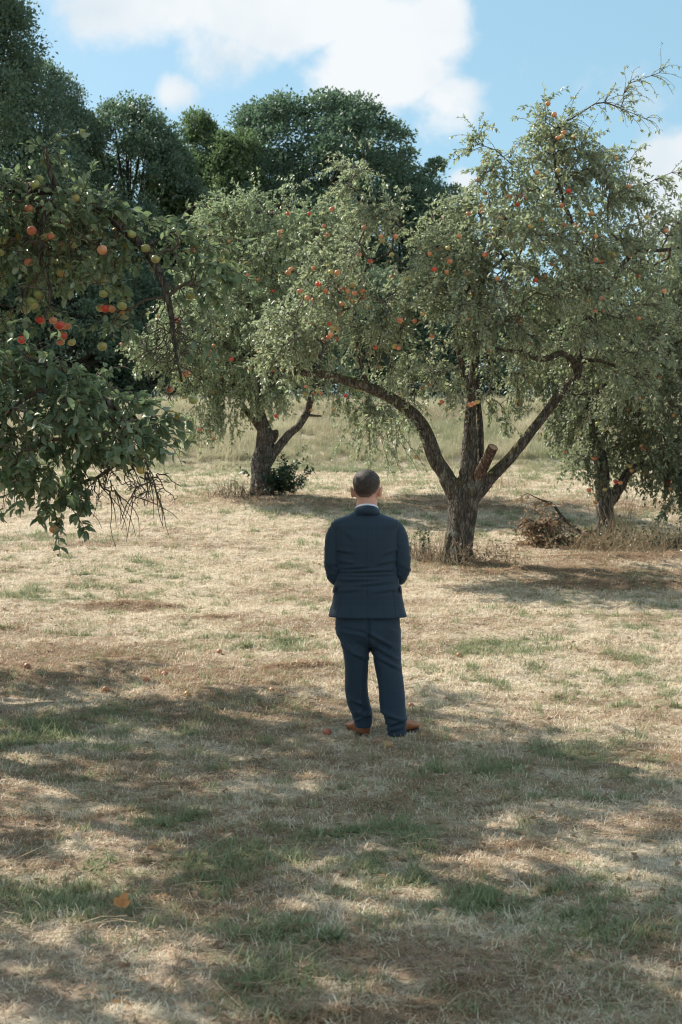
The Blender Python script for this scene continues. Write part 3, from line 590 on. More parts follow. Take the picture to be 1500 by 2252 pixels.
# ---------------- big near apple tree on the left, its trunk outside the picture
def near_tree():
    Y = 10.0; bx, by = -4.3, 10.2; root = empty('apple_tree', (bx, by, hz(bx, by)))
    tag(root, 'large apple tree reaching in from the left edge, laden with green and red apples', 'tree', 'orchard apple trees'); T = Tree(root, Y)
    def inv(x, y, z):   # world point -> pixel list entry for trunk_mesh
        v = np.array([x, y, z]) - np.array([0, 0, CAM_Z]); a = TILT; yy = v[1] * math.cos(a) - v[2] * math.sin(a); zz = v[1] * math.sin(a) + v[2] * math.cos(a)
        return CX + F * v[0] / yy, CYI - F * zz / yy, v[1] - Y
    z0 = hz(bx, by); tr = [(*inv(bx + dx, by + dy, z0 + dz), r) for dx, dy, dz, r in ((0, 0, -.1, .26), (0, 0, .5, .22), (.03, 0, 1.0, .21), (.05, 0, 1.5, .22), (.06, 0, 1.9, .18))]
    link('trunk', trunk_mesh('trunk', tr, Y, 1.4, [], .025), M_BARK, root)
    def W3(*pts): return [tuple(p) for p in pts]
    limbs = [W3((bx + .05, by, 1.6, .13), (-3.7, 10.4, 2.6, .11), (-3.1, 10.6, 3.4, .09)) + [(*PW(-60, 395, 10.7), .06), (*PW(40, 412, 10.5), .05), (*PW(130, 420, 10.3), .042), (*PW(220, 460, 10.2), .038), (*PW(290, 520, 10.0), .034), (*PW(335, 570, 9.9), .03), (*PW(370, 660, 9.8), .022), (*PW(385, 760, 9.7), .014), (*PW(400, 840, 9.7), .008)],
             W3((bx, by, 1.5, .12), (-3.6, 9.6, 2.2, .1)) + [(*PW(-200, 800, 9.0), .075), (*PW(-40, 790, 8.7), .05), (*PW(90, 800, 8.6), .036), (*PW(200, 860, 8.5), .024), (*PW(300, 930, 8.5), .012)],
             W3((bx, by, 1.7, .13), (-4.6, 11.0, 3.0, .1), (-4.4, 11.8, 4.2, .07), (-4.0, 12.3, 5.2, .04), (-3.8, 12.4, 6.0, .02)), W3((bx, by, 1.7, .13), (-4.9, 9.0, 2.8, .1), (-5.0, 7.9, 3.8, .07), (-4.6, 7.2, 4.6, .04), (-4.0, 6.8, 5.0, .02)),
             W3((bx, by, 1.7, .12), (-5.0, 11.4, 2.6, .1), (-5.5, 12.6, 3.4, .07), (-5.6, 13.5, 4.4, .04), (-5.5, 13.8, 5.2, .02)), W3((bx, by, 1.7, .12), (-5.4, 10.4, 2.8, .1), (-6.4, 10.6, 3.6, .06), (-7.0, 10.5, 4.2, .03)), W3((bx, by, 1.9, .12), (-4.2, 9.8, 3.4, .1), (-3.9, 9.2, 4.8, .06), (-3.6, 8.8, 5.8, .03)),
             [(*PW(130, 420, 10.3), .026), (*PW(112, 385, 10.3), .02), (*PW(105, 350, 10.3), .012), (*PW(100, 320, 10.3), .006)], [(*PW(130, 420, 10.3), .022), (*PW(100, 470, 10.1), .02), (*PW(88, 540, 10.0), .016), (*PW(110, 640, 9.9), .012), (*PW(100, 700, 9.9), .007)]]
    for l in limbs: link('limb', limb_mesh(T, l, 10, .16, False), M_BARK, root)
    B = [(105, 355, 22, 40, .3, .15, .8), (50, 440, 80, 50, .5, .5, .9), (150, 440, 60, 40, .3, .35, .9), (210, 450, 55, 35, .2, .3, .9), (60, 540, 90, 60, .2, .6, 1), (190, 540, 70, 50, .1, .4, .8), (300, 520, 60, 28, 0, .3, .8), (390, 525, 60, 30, -.1, .3, .8), (450, 570, 45, 35, -.2, .25, .7), (430, 640, 40, 35, -.2, .25, .5), (400, 740, 40, 60, -.3, .2, .3), (240, 620, 50, 40, 0, .3, .5),
         (40, 650, 70, 50, .2, .5, .6), (260, 690, 40, 25, 0, .2, .3), (-120, 500, 120, 150, .4, .9, .9)]
    A1 = blob_points(B, Y, 240)
    B2 = [(30, 790, 80, 45, 0, .5, 1), (130, 840, 110, 50, 0, .5, 1), (60, 900, 90, 55, -.1, .5, 1), (200, 860, 80, 35, 0, .4, .8), (230, 920, 90, 45, 0, .4, 1), (310, 930, 50, 40, .1, .3, .8), (30, 990, 60, 45, -.2, .3, .8), (130, 980, 70, 35, 0, .35, .7), (290, 985, 45, 30, .1, .25, .6), (-130, 880, 120, 120, 0, .8, .8)]
    A2 = blob_points(B2, 8.5, 130)
    C = [(-4.3, 11.3, 4.6, 1.7, 1.7, 1.5), (-4.2, 8.3, 4.2, 1.3, 1.7, 1.2), (-5.8, 10.0, 4.2, 1.8, 2.2, 1.5), (-4.0, 9.8, 5.4, 1.5, 1.9, 1.0), (-4.2, 12.3, 5.4, 1.3, 1.1, 1.0), (-3.9, 6.9, 4.7, 1.2, 1.0, .8), (-5.6, 7.8, 3.6, 1.3, 1.3, 1.1), (-5.6, 13.2, 4.2, 1.6, 1.4, 1.5), (-5.0, 12.4, 3.2, 1.2, 1.2, 1.0), (-4.6, 13.4, 5.6, 1.3, 1.2, 1.0), (-6.2, 12.0, 5.0, 1.5, 1.5, 1.2), (-3.6, 8.6, 5.6, 1.2, 1.5, .7), (-3.3, 7.2, 5.3, .9, 1.0, .7), (-2.5, 7.6, 5.5, 1.2, 1.3, .5), (-2.7, 9.0, 6.0, 1.2, 1.2, .5), (-3.0, 6.4, 5.0, 1.0, 1.0, .6), (-2.2, 8.6, 5.9, 1.1, 1.2, .4), (-3.4, 8.0, 4.6, .8, 1.3, .8), (-3.2, 6.9, 4.0, .8, 1.0, .8), (-3.0, 10.4, 6.3, 1.2, 1.2, .5)]
    A3 = []
    for x, y, z, a, b, c in C:
        v = nrm(rng.normal(0, 1, (70, 3))) * rng.random((70, 1)) ** .4; A3.append(np.array([x, y, z]) + v * np.array([a, b, c]))
    A3 = np.vstack(A3)
    # keep what lies in view to the clumps that the photograph shows
    def inview(P):
        q = P - np.array([0, 0, CAM_Z]); return ((q[:, 0] / q[:, 1] * F + CX) > -40) & ((YH - q[:, 2] / q[:, 1] * F) > -170)
    A3 = A3[~inview(A3)]
    ends = np.array([PW(a, b, 8.7) for a, b in ((215, 1050), (240, 1080), (262, 1090), (290, 1090), (330, 1060), (345, 1090), (130, 1070), (150, 1110), (130, 1130), (110, 1060), (60, 1060), (120, 1120))])
    T.grow(np.vstack([A1, A2, A3, ends]), .13, .15)
    n0 = len(T.N)
    starts = [PW(rng.uniform(60, 190), rng.uniform(990, 1080), 8.6 + rng.normal(0, .08)) for _ in range(20)]
    bare = twig_paths(np.array([PW(rng.uniform(195, 310), rng.uniform(1000, 1060), 8.7 + rng.normal(0, .1)) for _ in range(13)] + [PW(rng.uniform(300, 350), rng.uniform(1040, 1075), 8.7) for _ in range(8)] + [PW(rng.uniform(340, 400), rng.uniform(620, 800), 9.75) for _ in range(34)]),
                      np.vstack([rng.normal(0, .5, (13, 3)) + np.array([.2, 0, -.6]), rng.normal(0, .3, (8, 3)) + np.array([1., 0, -.35]), rng.normal(0, .4, (34, 3)) + np.array([.1, 0, -.7])]), np.r_[rng.uniform(.12, .36, 13), rng.uniform(.12, .30, 8), rng.uniform(.15, .45, 34)], np.full(55, .45), 11, .36)
    sp = bare[:, rng.choice(np.arange(3, 10), 5, replace=False)].reshape(-1, 3); spur = twig_paths(sp, rng.normal(0, .6, sp.shape) + np.array([.1, 0, -.15]), rng.uniform(.02, .10, len(sp)), np.full(len(sp), .3), 5, .4)
    paths, lf = finish_tree(T, M_LEAF_NEAR, 9000, 11, .070, LEAF8, (.14, .38), (.2, 1.6), .55, wfn=lambda P: np.where(inview(P), .40, 2.1), extra_paths=hang_paths(starts, .19))
    bo = link('bare_twigs', mesh_parts('bare_twigs', [twig_mesh(bare, .0048, .0018, 4), twig_mesh(spur, .0028, .0016, 4)]), M_TWIG, root); bo['kind'] = 'stuff'
    p, d, u, s = lf; q = p - np.array([0, 0, CAM_Z]); sx = q[:, 0] / q[:, 1] * F + CX; sy = YH - q[:, 2] / q[:, 1] * F
    gap = ((sx > 285) & (sx < 350) & (sy > 600) & (sy < 720)) | ((sx > 60) & (sx < 300) & (sy > 735) & (sy < 775) & (rng.random(len(sx)) < .6)) | ((sx > 195) & (sx < 420) & (sy > 1020))
    vis = (sx > 5) & (sx < 560) & (sy > 290) & (sy < 1230) & ~gap
    # the largest leaves in view are parts of their own
    vi = np.where(vis)[0]; near = vi[np.argsort(q[vi, 1] / s[vi])][:1200]; single = rng.choice(near, 300, replace=False)
    rest = np.ones(len(p), bool); rest[gap] = False; rest[single] = False
    cr = link('crown', leaves('crown', p[rest], d[rest], u[rest], s[rest], .56, LEAF8), M_LEAF_NEAR, root); cr['kind'] = 'stuff'
    lv = [leaves('leaf', np.zeros((1, 3)), np.array([[0, 1., 0]]), np.array([[0, 0, 1.]]), np.array([1.]), .56, LEAF8, np.array([r])) for r in (.1, .3, .5, .7, .9, .97)]
    for m in lv: m.materials.append(M_LEAF_NEAR)
    for i in single:
        o = bpy.data.objects.new('leaf', lv[rng.choice(6, p=[.2, .22, .22, .2, .14, .02])]); COL.objects.link(o); o.parent = root
        dd = nrm(d[i]); ss = nrm(np.cross(dd, u[i])); uu = np.cross(ss, dd)
        Mx = Matrix(((ss[0], dd[0], uu[0]), (ss[1], dd[1], uu[1]), (ss[2], dd[2], uu[2])))
        o.rotation_euler = Mx.to_euler(); o.location = Vector(p[i]) - root.location; o.scale = (s[i],) * 3
    ex = [(86, 393, 'g'), (78, 405, 'g'), (166, 436, 'y'), (227, 434, 'g'), (146, 468, 'g'), (145, 488, 'y'), (206, 505, 'g'), (64, 460, 'o'), (256, 508, 'y'), (261, 522, 'g'), (272, 518, 'o'), (290, 515, 'g'), (320, 546, 'g'), (342, 570, 'g'), (399, 564, 'g'), (18, 527, 'g'), (5, 528, 'g'), (0, 555, 'g'), (70, 508, 'o'), (163, 537, 'g'), (225, 550, 'o'), (228, 560, 'y'), (202, 575, 'g'), (198, 560, 'g'), (63, 577, 'o'), (134, 600, 'g'), (134, 607, 'r'), (212, 615, 'g'), (230, 617, 'g'), (237, 638, 'g'), (227, 646, 'g'), (70, 662, 'g'), (57, 681, 'g'), (75, 672, 'g'), (85, 648, 'g'), (221, 677, 'g'), (232, 679, 'r'), (245, 679, 'o'), (268, 673, 'g'), (280, 672, 'g'), (268, 685, 'y'), (88, 704, 'r'), (117, 705, 'o'), (131, 716, 'r'), (146, 717, 'o'), (138, 739, 'r'), (134, 752, 'o'), (48, 747, 'r'), (158, 753, 'g'), (225, 762, 'g'), (81, 881, 'g'), (51, 943, 'g'), (172, 976, 'g'), (309, 997, 'y'), (310, 1033, 'y'), (118, 1164, 'y'), (418, 650, 'g'), (432, 646, 'g'), (495, 557, 'g'), (388, 704, 'o'), (457, 775, 'o'), (374, 856, 'o'), (398, 832, 'g'), (410, 822, 'o'), (425, 880, 'g'), (442, 622, 'g'), (420, 552, 'o'), (100, 522, 'y'), (135, 540, 'o'), (112, 520, 'o')]
    for a, b, k in ex:
        Yd = 8.5 if b > 770 and a < 340 else 9.95 + rng.normal(0, .22)
        apple(PW(a, b, Yd), root, .032 if Yd > 9 else .029, k)
    return root
near_tree()

# ------------------------------------------------------------------ woods behind the bank
def forest_variant(H, Rw, n_cl, per, leaf, seed, shape='dome', base=.12, clump=(.55, 1.15)):
    """trunk and crown meshes of a broadleaf tree at the origin"""
    global rng
    keep = rng; rng = np.random.default_rng(seed)
    z = rng.random(n_cl) ** .8; ang = rng.uniform(0, 2 * np.pi, n_cl)
    prof = np.sqrt(np.clip(1 - ((z - .42) / .60) ** 2, 0.02, 1)) if shape == 'dome' else np.sqrt(np.clip(1 - ((z - .30) / .74) ** 2, .02, 1)) * (1 - .35 * z)
    lump = .86 + .28 * fbm(np.stack([np.cos(ang) * 1.6, np.sin(ang) * 1.6, z * 3], -1) + seed, 3)
    rr = Rw * prof * lump * (.45 + .55 * rng.random(n_cl) ** .35); stray = (rng.random(n_cl) < .2) & (z < .8); rr = rr * np.where(stray, rng.uniform(1.0, 1.13, n_cl), .95)
    C = np.stack([np.cos(ang) * rr, np.sin(ang) * rr, H * (base + (1 - base) * z * (.90 + .09 * lump) )], -1)
    cr = rng.uniform(*clump, n_cl) * (1.15 - .35 * z) * np.where(stray, .55, 1)
    idx = np.repeat(np.arange(n_cl), per); m = len(idx); v = nrm(rng.normal(0, 1, (m, 3)) + np.array([0, 0, .35])); rad = cr[idx] * rng.random(m) ** .45 * (1 + .14 * rng.normal(0, 1, m))
    pos = C[idx] + v * rad[:, None] * np.array([1, 1, .72]); d = nrm(v + rng.normal(0, .7, (m, 3))); up = nrm(np.array([0, 0, 1.]) + rng.normal(0, .6, (m, 3)))
    crown = leaves('crown', pos, d, up, leaf * rng.uniform(.7, 1.3, m), .62, LEAF2, np.clip(np.repeat(rng.random(n_cl), per) * .5 + rng.random(m) * .5, 0, 1))
    parts = [tube(catmull([(0, 0, -.5), (.1, 0, H * .2), (-.1, .1, H * .5), (0, 0, H * .85)], 16), np.linspace(.028 * H * .6, .03, 16), 10, True, .12, 3.)]
    for k in rng.choice(n_cl, 46, replace=False):
        zb = C[k, 2] * rng.uniform(.35, .75); s0 = np.array([0, 0, max(zb, H * .1)]); mid = s0 * .5 + C[k] * .5 + np.array([0, 0, -.3]); parts.append(tube(catmull([s0, mid, C[k]], 8), np.linspace(.09, .02, 8), 5, False))
    trunk = mesh_parts('trunk', parts); rng = keep
    return trunk, crown
def build_woods():
    V = {'oak': (*forest_variant(13.5, 5.4, 520, 200, .15, 3, 'dome', .12, (.5, 1.0)), 13.5, 5.4, M_WOOD_DARK), 'oak2': (*forest_variant(16, 4.4, 420, 220, .15, 9, 'dome', .1, (.65, 1.2)), 16, 4.4, M_WOOD_DARK),
         'mid': (*forest_variant(11, 3.2, 260, 220, .14, 14, 'dome', .1, (.5, 1.0)), 11, 3.2, M_WOOD_DARK),
         'ash': (*forest_variant(11, 2.7, 210, 250, .13, 21, 'cone', .08, (.45, .9)), 11, 2.7, M_WOOD_MID), 'low': (*forest_variant(6.5, 3.2, 190, 230, .13, 33, 'dome', .02, (.5, .9)), 6.5, 3.2, M_WOOD_DARK)}
    for k in V: V[k][0].materials.append(M_WOODBARK); V[k][1].materials.append(V[k][4])
    # kind, centre px, top py, half width px, distance, turn, label
    L = [('oak', 560, 330, 200, 59, .7, 'dark tree filling the woods left of the round-topped one'), ('oak2', -90, -60, 250, 46, .3, 'tallest dark woodland tree at the upper left corner'),
         ('oak2', 90, 150, 150, 50, 1.9, 'dark woodland tree just right of the tallest one, jagged top'),
         ('mid', 280, 235, 175, 52, 4.0, 'dark woodland tree left of the gap of sky'),
         ('oak', 690, 225, 300, 62, 2.2, 'broad round-topped dark tree behind the orchard, tallest in the middle'),
         ('ash', 440, 260, 105, 58, .4, 'slim pale green tree left of the round-topped one'),
         ('ash', 385, 330, 135, 53, 2.4, 'lighter green feathery tree below the gap of sky'),
         ('ash', 520, 300, 125, 57, 5.0, 'mid green tree overlapping the left flank of the round-topped one'),
         ('mid', 890, 400, 170, 60, 3.3, 'dark tree sloping down at the right flank of the round-topped one'),
         ('low', 130, 520, 190, 45, .9, 'dark bushy tree low at the left under the tall woods'),
         ('low', 330, 600, 150, 47, 2.0, 'dark bushy tree behind the hanging apple twigs'),
         ('low', 560, 640, 150, 50, 3.1, 'dark bushy tree hidden behind the back left apple tree'),
         ('low', 800, 600, 150, 50, 4.4, 'dark bushy tree seen through the gap between two apple trees'),
         ('low', 1000, 650, 150, 50, 5.3, 'dark bushy tree behind the forked apple tree'),
         ('ash', 1190, 640, 140, 52, 1.1, 'mid green bushy tree behind the right limb of the forked tree'),
         ('low', 1370, 690, 150, 50, 2.9, 'dark bushy tree behind the apple tree at the right edge'),
         ('ash', 1540, 400, 90, 58, 3.7, 'pale distant tree top at the right edge below the cloud'),
         ('low', 1540, 640, 150, 52, .2, 'dark bushy tree cut by the right edge of the picture'),
         ('oak2', -430, 0, 230, 50, 1.2, 'dark woodland tree beyond the left edge'), ('oak', 1850, 420, 190, 60, 1.0, 'dark woodland tree beyond the right edge'), ('low', -150, 480, 200, 46, 2.5, 'dark bushy tree beyond the left edge')]
    for kind, px, top, hw, Y, rot, lab in L:
        Y = Y * 1.42
        tr, cr, H, W, mat = V[kind]; p = PW(px, 900, Y); z0 = hz(p[0], Y) - .1; zt = PW(px, top, Y)[2]; sz = (zt - z0) / H; sx = hw * Y / F / W
        root = empty('woodland_tree' if kind != 'low' else 'bushy_tree', (p[0], Y, z0)); tag(root, lab, 'tree', 'woods behind the orchard')
        for nm, me in (('trunk', tr), ('crown', cr)):
            o = bpy.data.objects.new(nm, me); COL.objects.link(o); o.parent = root; o.scale = (sx, sx, sz); o.rotation_euler = (0, 0, rot)
            if nm == 'crown': o['kind'] = 'stuff'
build_woods()

# ------------------------------------------------------------------ grass
TUFTS = bpy.data.collections.new('tuft_library')
def tuft(name, n, h, spread, lean, width, mat, coll, seed):
    r = np.random.default_rng(seed); k = 4
    a = r.uniform(0, 2 * np.pi, n); rad = spread * np.sqrt(r.random(n)); P = np.stack([np.cos(a) * rad, np.sin(a) * rad, np.full(n, -.008)], -1)
    az = r.uniform(0, 2 * np.pi, n); ln = np.clip(r.normal(lean, .3, n), .05, 1.5); H = h * r.uniform(.45, 1.25, n)
    V = []
    for j in range(k):
        t = j / (k - 1); th = ln * (.55 + .75 * t); off = np.stack([np.cos(az) * np.sin(th), np.sin(az) * np.sin(th), np.cos(th)], -1) * (H * t)[:, None]
        side = np.stack([-np.sin(az), np.cos(az), np.zeros(n)], -1) * (width * r.uniform(.7, 1.3, n) * (1 - .85 * t))[:, None]
        V += [P + off - side, P + off + side]
    V = np.stack(V, 1)
    V[..., 2] = np.maximum(V[..., 2], -.01 + .006 * r.random(V.shape[:2])); b = np.arange(n)[:, None, None] * 8 + np.arange(3)[None, :, None] * 2
    Q = (b + np.array([0, 1, 3, 2])).reshape(-1, 4)
    me = make_mesh(name, V.reshape(-1, 3), None, Q, fattr={'rnd': np.repeat(r.random(n), 3)}); me.materials.append(mat)
    o = bpy.data.objects.new(name, me); coll.objects.link(o); return o
def scatter(name, P, attrs, coll, mat):
    me = bpy.data.meshes.new(name); me.vertices.add(len(P)); me.vertices.foreach_set('co', P.astype(np.float32).ravel())
    for k, a in attrs.items():
        at = me.attributes.new(k, 'INT' if k == 'pick' else 'FLOAT', 'POINT'); at.data.foreach_set('value', np.asarray(a, np.int32 if k == 'pick' else np.float32))
    o = bpy.data.objects.new(name, me); COL.objects.link(o); me.materials.append(mat)
    ng = bpy.data.node_groups.new(name, 'GeometryNodeTree'); ng.interface.new_socket('Geometry', in_out='INPUT', socket_type='NodeSocketGeometry'); ng.interface.new_socket('Geometry', in_out='OUTPUT', socket_type='NodeSocketGeometry')
    N = ng.nodes; Lk = ng.links; gi = N.new('NodeGroupInput'); go = N.new('NodeGroupOutput'); ip = N.new('GeometryNodeInstanceOnPoints'); ci = N.new('GeometryNodeCollectionInfo')
    ci.inputs['Collection'].default_value = coll; ci.inputs['Separate Children'].default_value = True; ci.inputs['Reset Children'].default_value = True
    def na(nm, typ='FLOAT'):
        n = N.new('GeometryNodeInputNamedAttribute'); n.data_type = typ; n.inputs[0].default_value = nm; return n.outputs[0]
    m2p = N.new('GeometryNodeMeshToPoints')
    Lk.new(gi.outputs[0], m2p.inputs[0]); Lk.new(m2p.outputs[0], ip.inputs['Points']); Lk.new(ci.outputs[0], ip.inputs['Instance']); ip.inputs['Pick Instance'].default_value = True
    Lk.new(na('pick', 'INT'), ip.inputs['Instance Index'])
    cx = N.new('ShaderNodeCombineXYZ'); Lk.new(na('rot'), cx.inputs[2]); e2r = N.new('FunctionNodeEulerToRotation'); Lk.new(cx.outputs[0], e2r.inputs[0]); Lk.new(e2r.outputs[0], ip.inputs['Rotation'])
    Lk.new(na('size'), ip.inputs['Scale']); Lk.new(ip.outputs[0], go.inputs[0])
    md = o.modifiers.new('scatter', 'NODES'); md.node_group = ng; return o
def build_grass():
    mat = tuft_material('turf_blade', (.85, .75, .59), (.29, .32, .17), (.45, .305, .19), .44); mat2 = tuft_material('meadow_blade', (.56, .52, .35), (.30, .34, .19), (.44, .37, .25), .40)
    c1 = bpy.data.collections.new('turf_tufts'); c2 = bpy.data.collections.new('meadow_tufts')
    tuft('a_turf', 18, .045, .055, .8, .0034, mat, c1, 1); tuft('b_turf', 15, .06, .04, .6, .0034, mat, c1, 2); tuft('c_litter', 12, .085, .07, 1.3, .0036, mat, c1, 3)
    tuft('d_litter', 15, .058, .06, 1.1, .0040, mat, c1, 4); tuft('e_weed', 9, .055, .02, 1.0, .007, mat, c1, 5); tuft('f_turf', 20, .068, .05, .7, .0038, mat, c1, 6)
    for k in range(3): tuft('m%d' % k, 40, (.36, .28, .42)[k], .16, (.28, .5, .2)[k], .006, mat2, c2, 20 + k)
    tuft('m3', 46, .16, .2, .6, .007, mat2, c2, 30)
    P = []
    for y0, y1, dens in ((3.4, 6, 900), (6, 9, 800), (9, 13, 560), (13, 18, 340), (18, 26, 200), (26, 34.5, 120)):
        half = lambda y: .245 * y + 1.3
        A = (y1 - y0) * (half(y0) + half(y1)); n = int(A * dens); y = rng.uniform(y0, y1, n * 2); x = rng.uniform(-1, 1, n * 2) * half(y1); k = np.abs(x) < half(y); x, y = x[k][:n], y[k][:n]; P.append(np.stack([x, y], -1))
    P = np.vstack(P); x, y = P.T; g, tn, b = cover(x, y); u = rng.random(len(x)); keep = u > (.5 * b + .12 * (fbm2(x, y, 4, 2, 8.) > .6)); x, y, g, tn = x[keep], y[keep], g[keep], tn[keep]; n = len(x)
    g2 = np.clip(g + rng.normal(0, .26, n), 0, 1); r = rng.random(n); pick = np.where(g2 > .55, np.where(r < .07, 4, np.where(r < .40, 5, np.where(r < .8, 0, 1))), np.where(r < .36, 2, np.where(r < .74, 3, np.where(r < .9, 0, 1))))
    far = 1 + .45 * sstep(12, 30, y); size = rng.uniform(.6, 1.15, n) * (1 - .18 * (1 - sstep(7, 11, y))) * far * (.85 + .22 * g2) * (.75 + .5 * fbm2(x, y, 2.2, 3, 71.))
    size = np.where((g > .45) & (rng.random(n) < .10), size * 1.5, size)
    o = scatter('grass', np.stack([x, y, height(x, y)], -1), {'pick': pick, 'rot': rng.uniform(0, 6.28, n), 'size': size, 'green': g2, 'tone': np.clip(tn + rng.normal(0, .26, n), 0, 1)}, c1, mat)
    tag(o, 'short mown dry grass with green patches covering the orchard floor', 'grass', kind='stuff')
    # long meadow grass on the bank
    n = 16500; y = 33.2 + 14.5 * rng.random(n) ** 1.1; x = rng.uniform(-1, 1, n) * (.25 * y + 3); k = y > 33.6 + 1.3 * fbm2(x, y, .9, 3, 19.); x, y = x[k], y[k]
    k = ~((y > 39.4) & (y < 41.2)); x, y = x[k], y[k]; n = len(x)
    gr = sstep(.42, .66, fbm2(x, y, .35, 4, 91.)) + .25 * (1 - sstep(34.4, 36.5, y + .8 * fbm2(x, y, .6, 2))) ; tone = .25 + .9 * fbm2(x, y, .5, 3, 77.)
    pick = rng.choice(4, n, p=[.3, .3, .25, .15]); pick = np.where(y < 35.2, 3, pick)
    o = scatter('meadow_grass', np.stack([x, y, height(x, y)], -1), {'pick': pick, 'rot': rng.uniform(0, 6.28, n), 'size': rng.uniform(.4, .95, n) * (.6 + .8 * fbm2(x, y, .7, 3, 13.)), 'green': np.clip(gr * .55 + rng.normal(0, .12, n), 0, 1), 'tone': np.clip(tone, 0, 1)}, c2, mat2)
    tag(o, 'tall pale meadow grass on the bank behind the orchard', 'grass', kind='stuff')
build_grass()

# ------------------------------------------------------------------ weeds, shrub, brush, logs, fallen apples
def weed_clump(name, label, px, py, n, h, spread, mat_stem, mat_leaf, leafn=6, leaf=.04, lean=.25, cat='weeds', dirx=0., k=6, drp=.5, squash=.5):
    g = ground_hit(px, py); root = empty(name, g); tag(root, label, cat)
    a = rng.normal(0, spread, n); b = rng.normal(0, spread * squash, n); P = np.stack([g[0] + a, g[1] + b, height(g[0] + a, g[1] + b) - .01], -1)
    D = np.stack([rng.normal(dirx, lean, n), rng.normal(0, lean, n), np.ones(n)], -1); paths = twig_paths(P, D, h * rng.uniform(.4, 1.1, n), rng.uniform(0, drp, n), k)
    link('stems', mesh_parts('stems', [twig_mesh(paths, .0035, .0016)]), mat_stem, root)['kind'] = 'stuff'
    if leafn:
        p, d, u, s = leaves_on(paths, np.full(n, leafn), leaf, .9, .2); link('leaves', leaves('leaves', p, d, u, s, .5, LEAF4), mat_leaf, root)['kind'] = 'stuff'
    return root
weed_clump('dry_weeds', 'pale dry weeds standing left of the forked apple trunk', 950, 1232, 150, .42, .27, M_DRYSTEM, M_DEADLEAF, 2, .025)
weed_clump('dry_weeds', 'dry curled weeds right of the forked apple trunk', 1075, 1236, 90, .40, .26, M_DRYSTEM, M_DEADLEAF, 4, .045, .4, drp=2.5)
weed_clump('dry_grass', 'pale dry grass stalks leaning across the foot of the forked trunk', 1015, 1244, 60, .5, .12, M_DRYSTEM, M_DEADLEAF, 0, lean=.5, drp=1.5)
weed_clump('dry_weeds', 'brown dry weeds at the left foot of the back left apple tree', 530, 1093, 130, .38, .28, M_TWIG, M_DEADLEAF, 4, .035)
weed_clump('green_weed', 'small green weed growing left of the forked apple trunk', 920, 1228, 14, .55, .08, M_TWIG, M_BRUSH, 14, .045, .15)
weed_clump('dry_grass', 'clump of pale straw stalks in front of the right edge trunk', 1308, 1207, 170, .34, .16, M_DRYSTEM, M_DEADLEAF, 0, lean=.6, drp=1.)
weed_clump('dry_weeds', 'thin tall dry stalks behind the forked apple tree', 1085, 1078, 40, .5, .25, M_DRYSTEM, M_DEADLEAF, 0, lean=.12)
weed_clump('dry_grass', 'long brown and green grass right of the right edge trunk', 1420, 1208, 700, .42, .55, M_DRYSTEM, M_BRUSH, 1, .05, .3, drp=1.)
weed_clump('dry_grass', 'tall thin straw-coloured grass beside the right edge trunk', 1362, 1190, 60, .75, .14, M_DRYSTEM, M_BRUSH, 0, lean=.12)
weed_clump('shrub', 'dark green leafy shrub at the right foot of the back left tree', 616, 1090, 60, .75, .12, M_TWIG, M_BRUSH, 34, .075, .28, 'shrub', .05, drp=1.2)
weed_clump('sapling', 'thin dark sucker shoot beside the leaning limb of the back left tree', 622, 1075, 6, 1.0, .04, M_TWIG, M_BRUSH, 26, .07, .18, 'sapling', .12)
def brush_pile():
    g = ground_hit(1250, 1196); root = empty('brush_pile', g); tag(root, 'heap of dead branches with withered brown leaves beside the right edge trunk', 'brush pile')
    Y = g[1]; main = [(1300, 1186, 0, .03), (1262, 1160, -.05, .027), (1235, 1135, -.05, .022), (1215, 1108, 0, .016), (1192, 1100, 0, .011), (1160, 1085, .05, .006)]
    side = [[(1350, 1180, -.2, .014), (1290, 1200, -.3, .012), (1230, 1206, -.3, .009), (1165, 1196, -.1, .006)], [(1225, 1190, -.1, .012), (1195, 1165, -.15, .01), (1165, 1140, -.1, .006)], [(1330, 1165, -.1, .016), (1280, 1172, -.15, .014), (1225, 1190, -.1, .01), (1180, 1200, 0, .006)], [(1235, 1135, -.05, .014), (1212, 1150, -.1, .01), (1180, 1150, -.05, .006)], [(1290, 1180, -.1, .014), (1250, 1196, -.2, .01), (1200, 1190, -.2, .006)]]
    starts = []
    for l in [main] + side:
        W = np.array([PW(a, b, Y + c) for a, b, c, r in l]); n = 24; Pp = catmull(W, n); rr = np.interp(np.linspace(0, len(l) - 1, n), range(len(l)), [q[3] for q in l]); link('branch', mesh_parts('branch', [tube(Pp, rr, 7, True, .15, 20.)]), M_BARK2, root); starts.append(Pp[8:] if l is main else np.repeat(Pp[2:], 2, 0))
    S = np.vstack(starts); S = S[rng.choice(len(S), 420)]; D = rng.normal(0, .8, (420, 3)) * np.array([1, .8, .35]) + np.array([-.3, -.1, .0]); paths = twig_paths(S, D, rng.uniform(.12, .42, 420), rng.uniform(.2, 2, 420)); paths[..., 2] = np.maximum(paths[..., 2], height(paths[..., 0], paths[..., 1]) + .02)
    link('twigs', mesh_parts('twigs', [twig_mesh(paths, .004, .002)]), M_TWIG, root)['kind'] = 'stuff'
    p, d, u, s = leaves_on(paths, np.full(420, 6), .066, .9, .2); link('dead_leaves', leaves('dead_leaves', p, d, u, s, .5, LEAF4), M_DEADLEAF, root)['kind'] = 'stuff'
brush_pile()
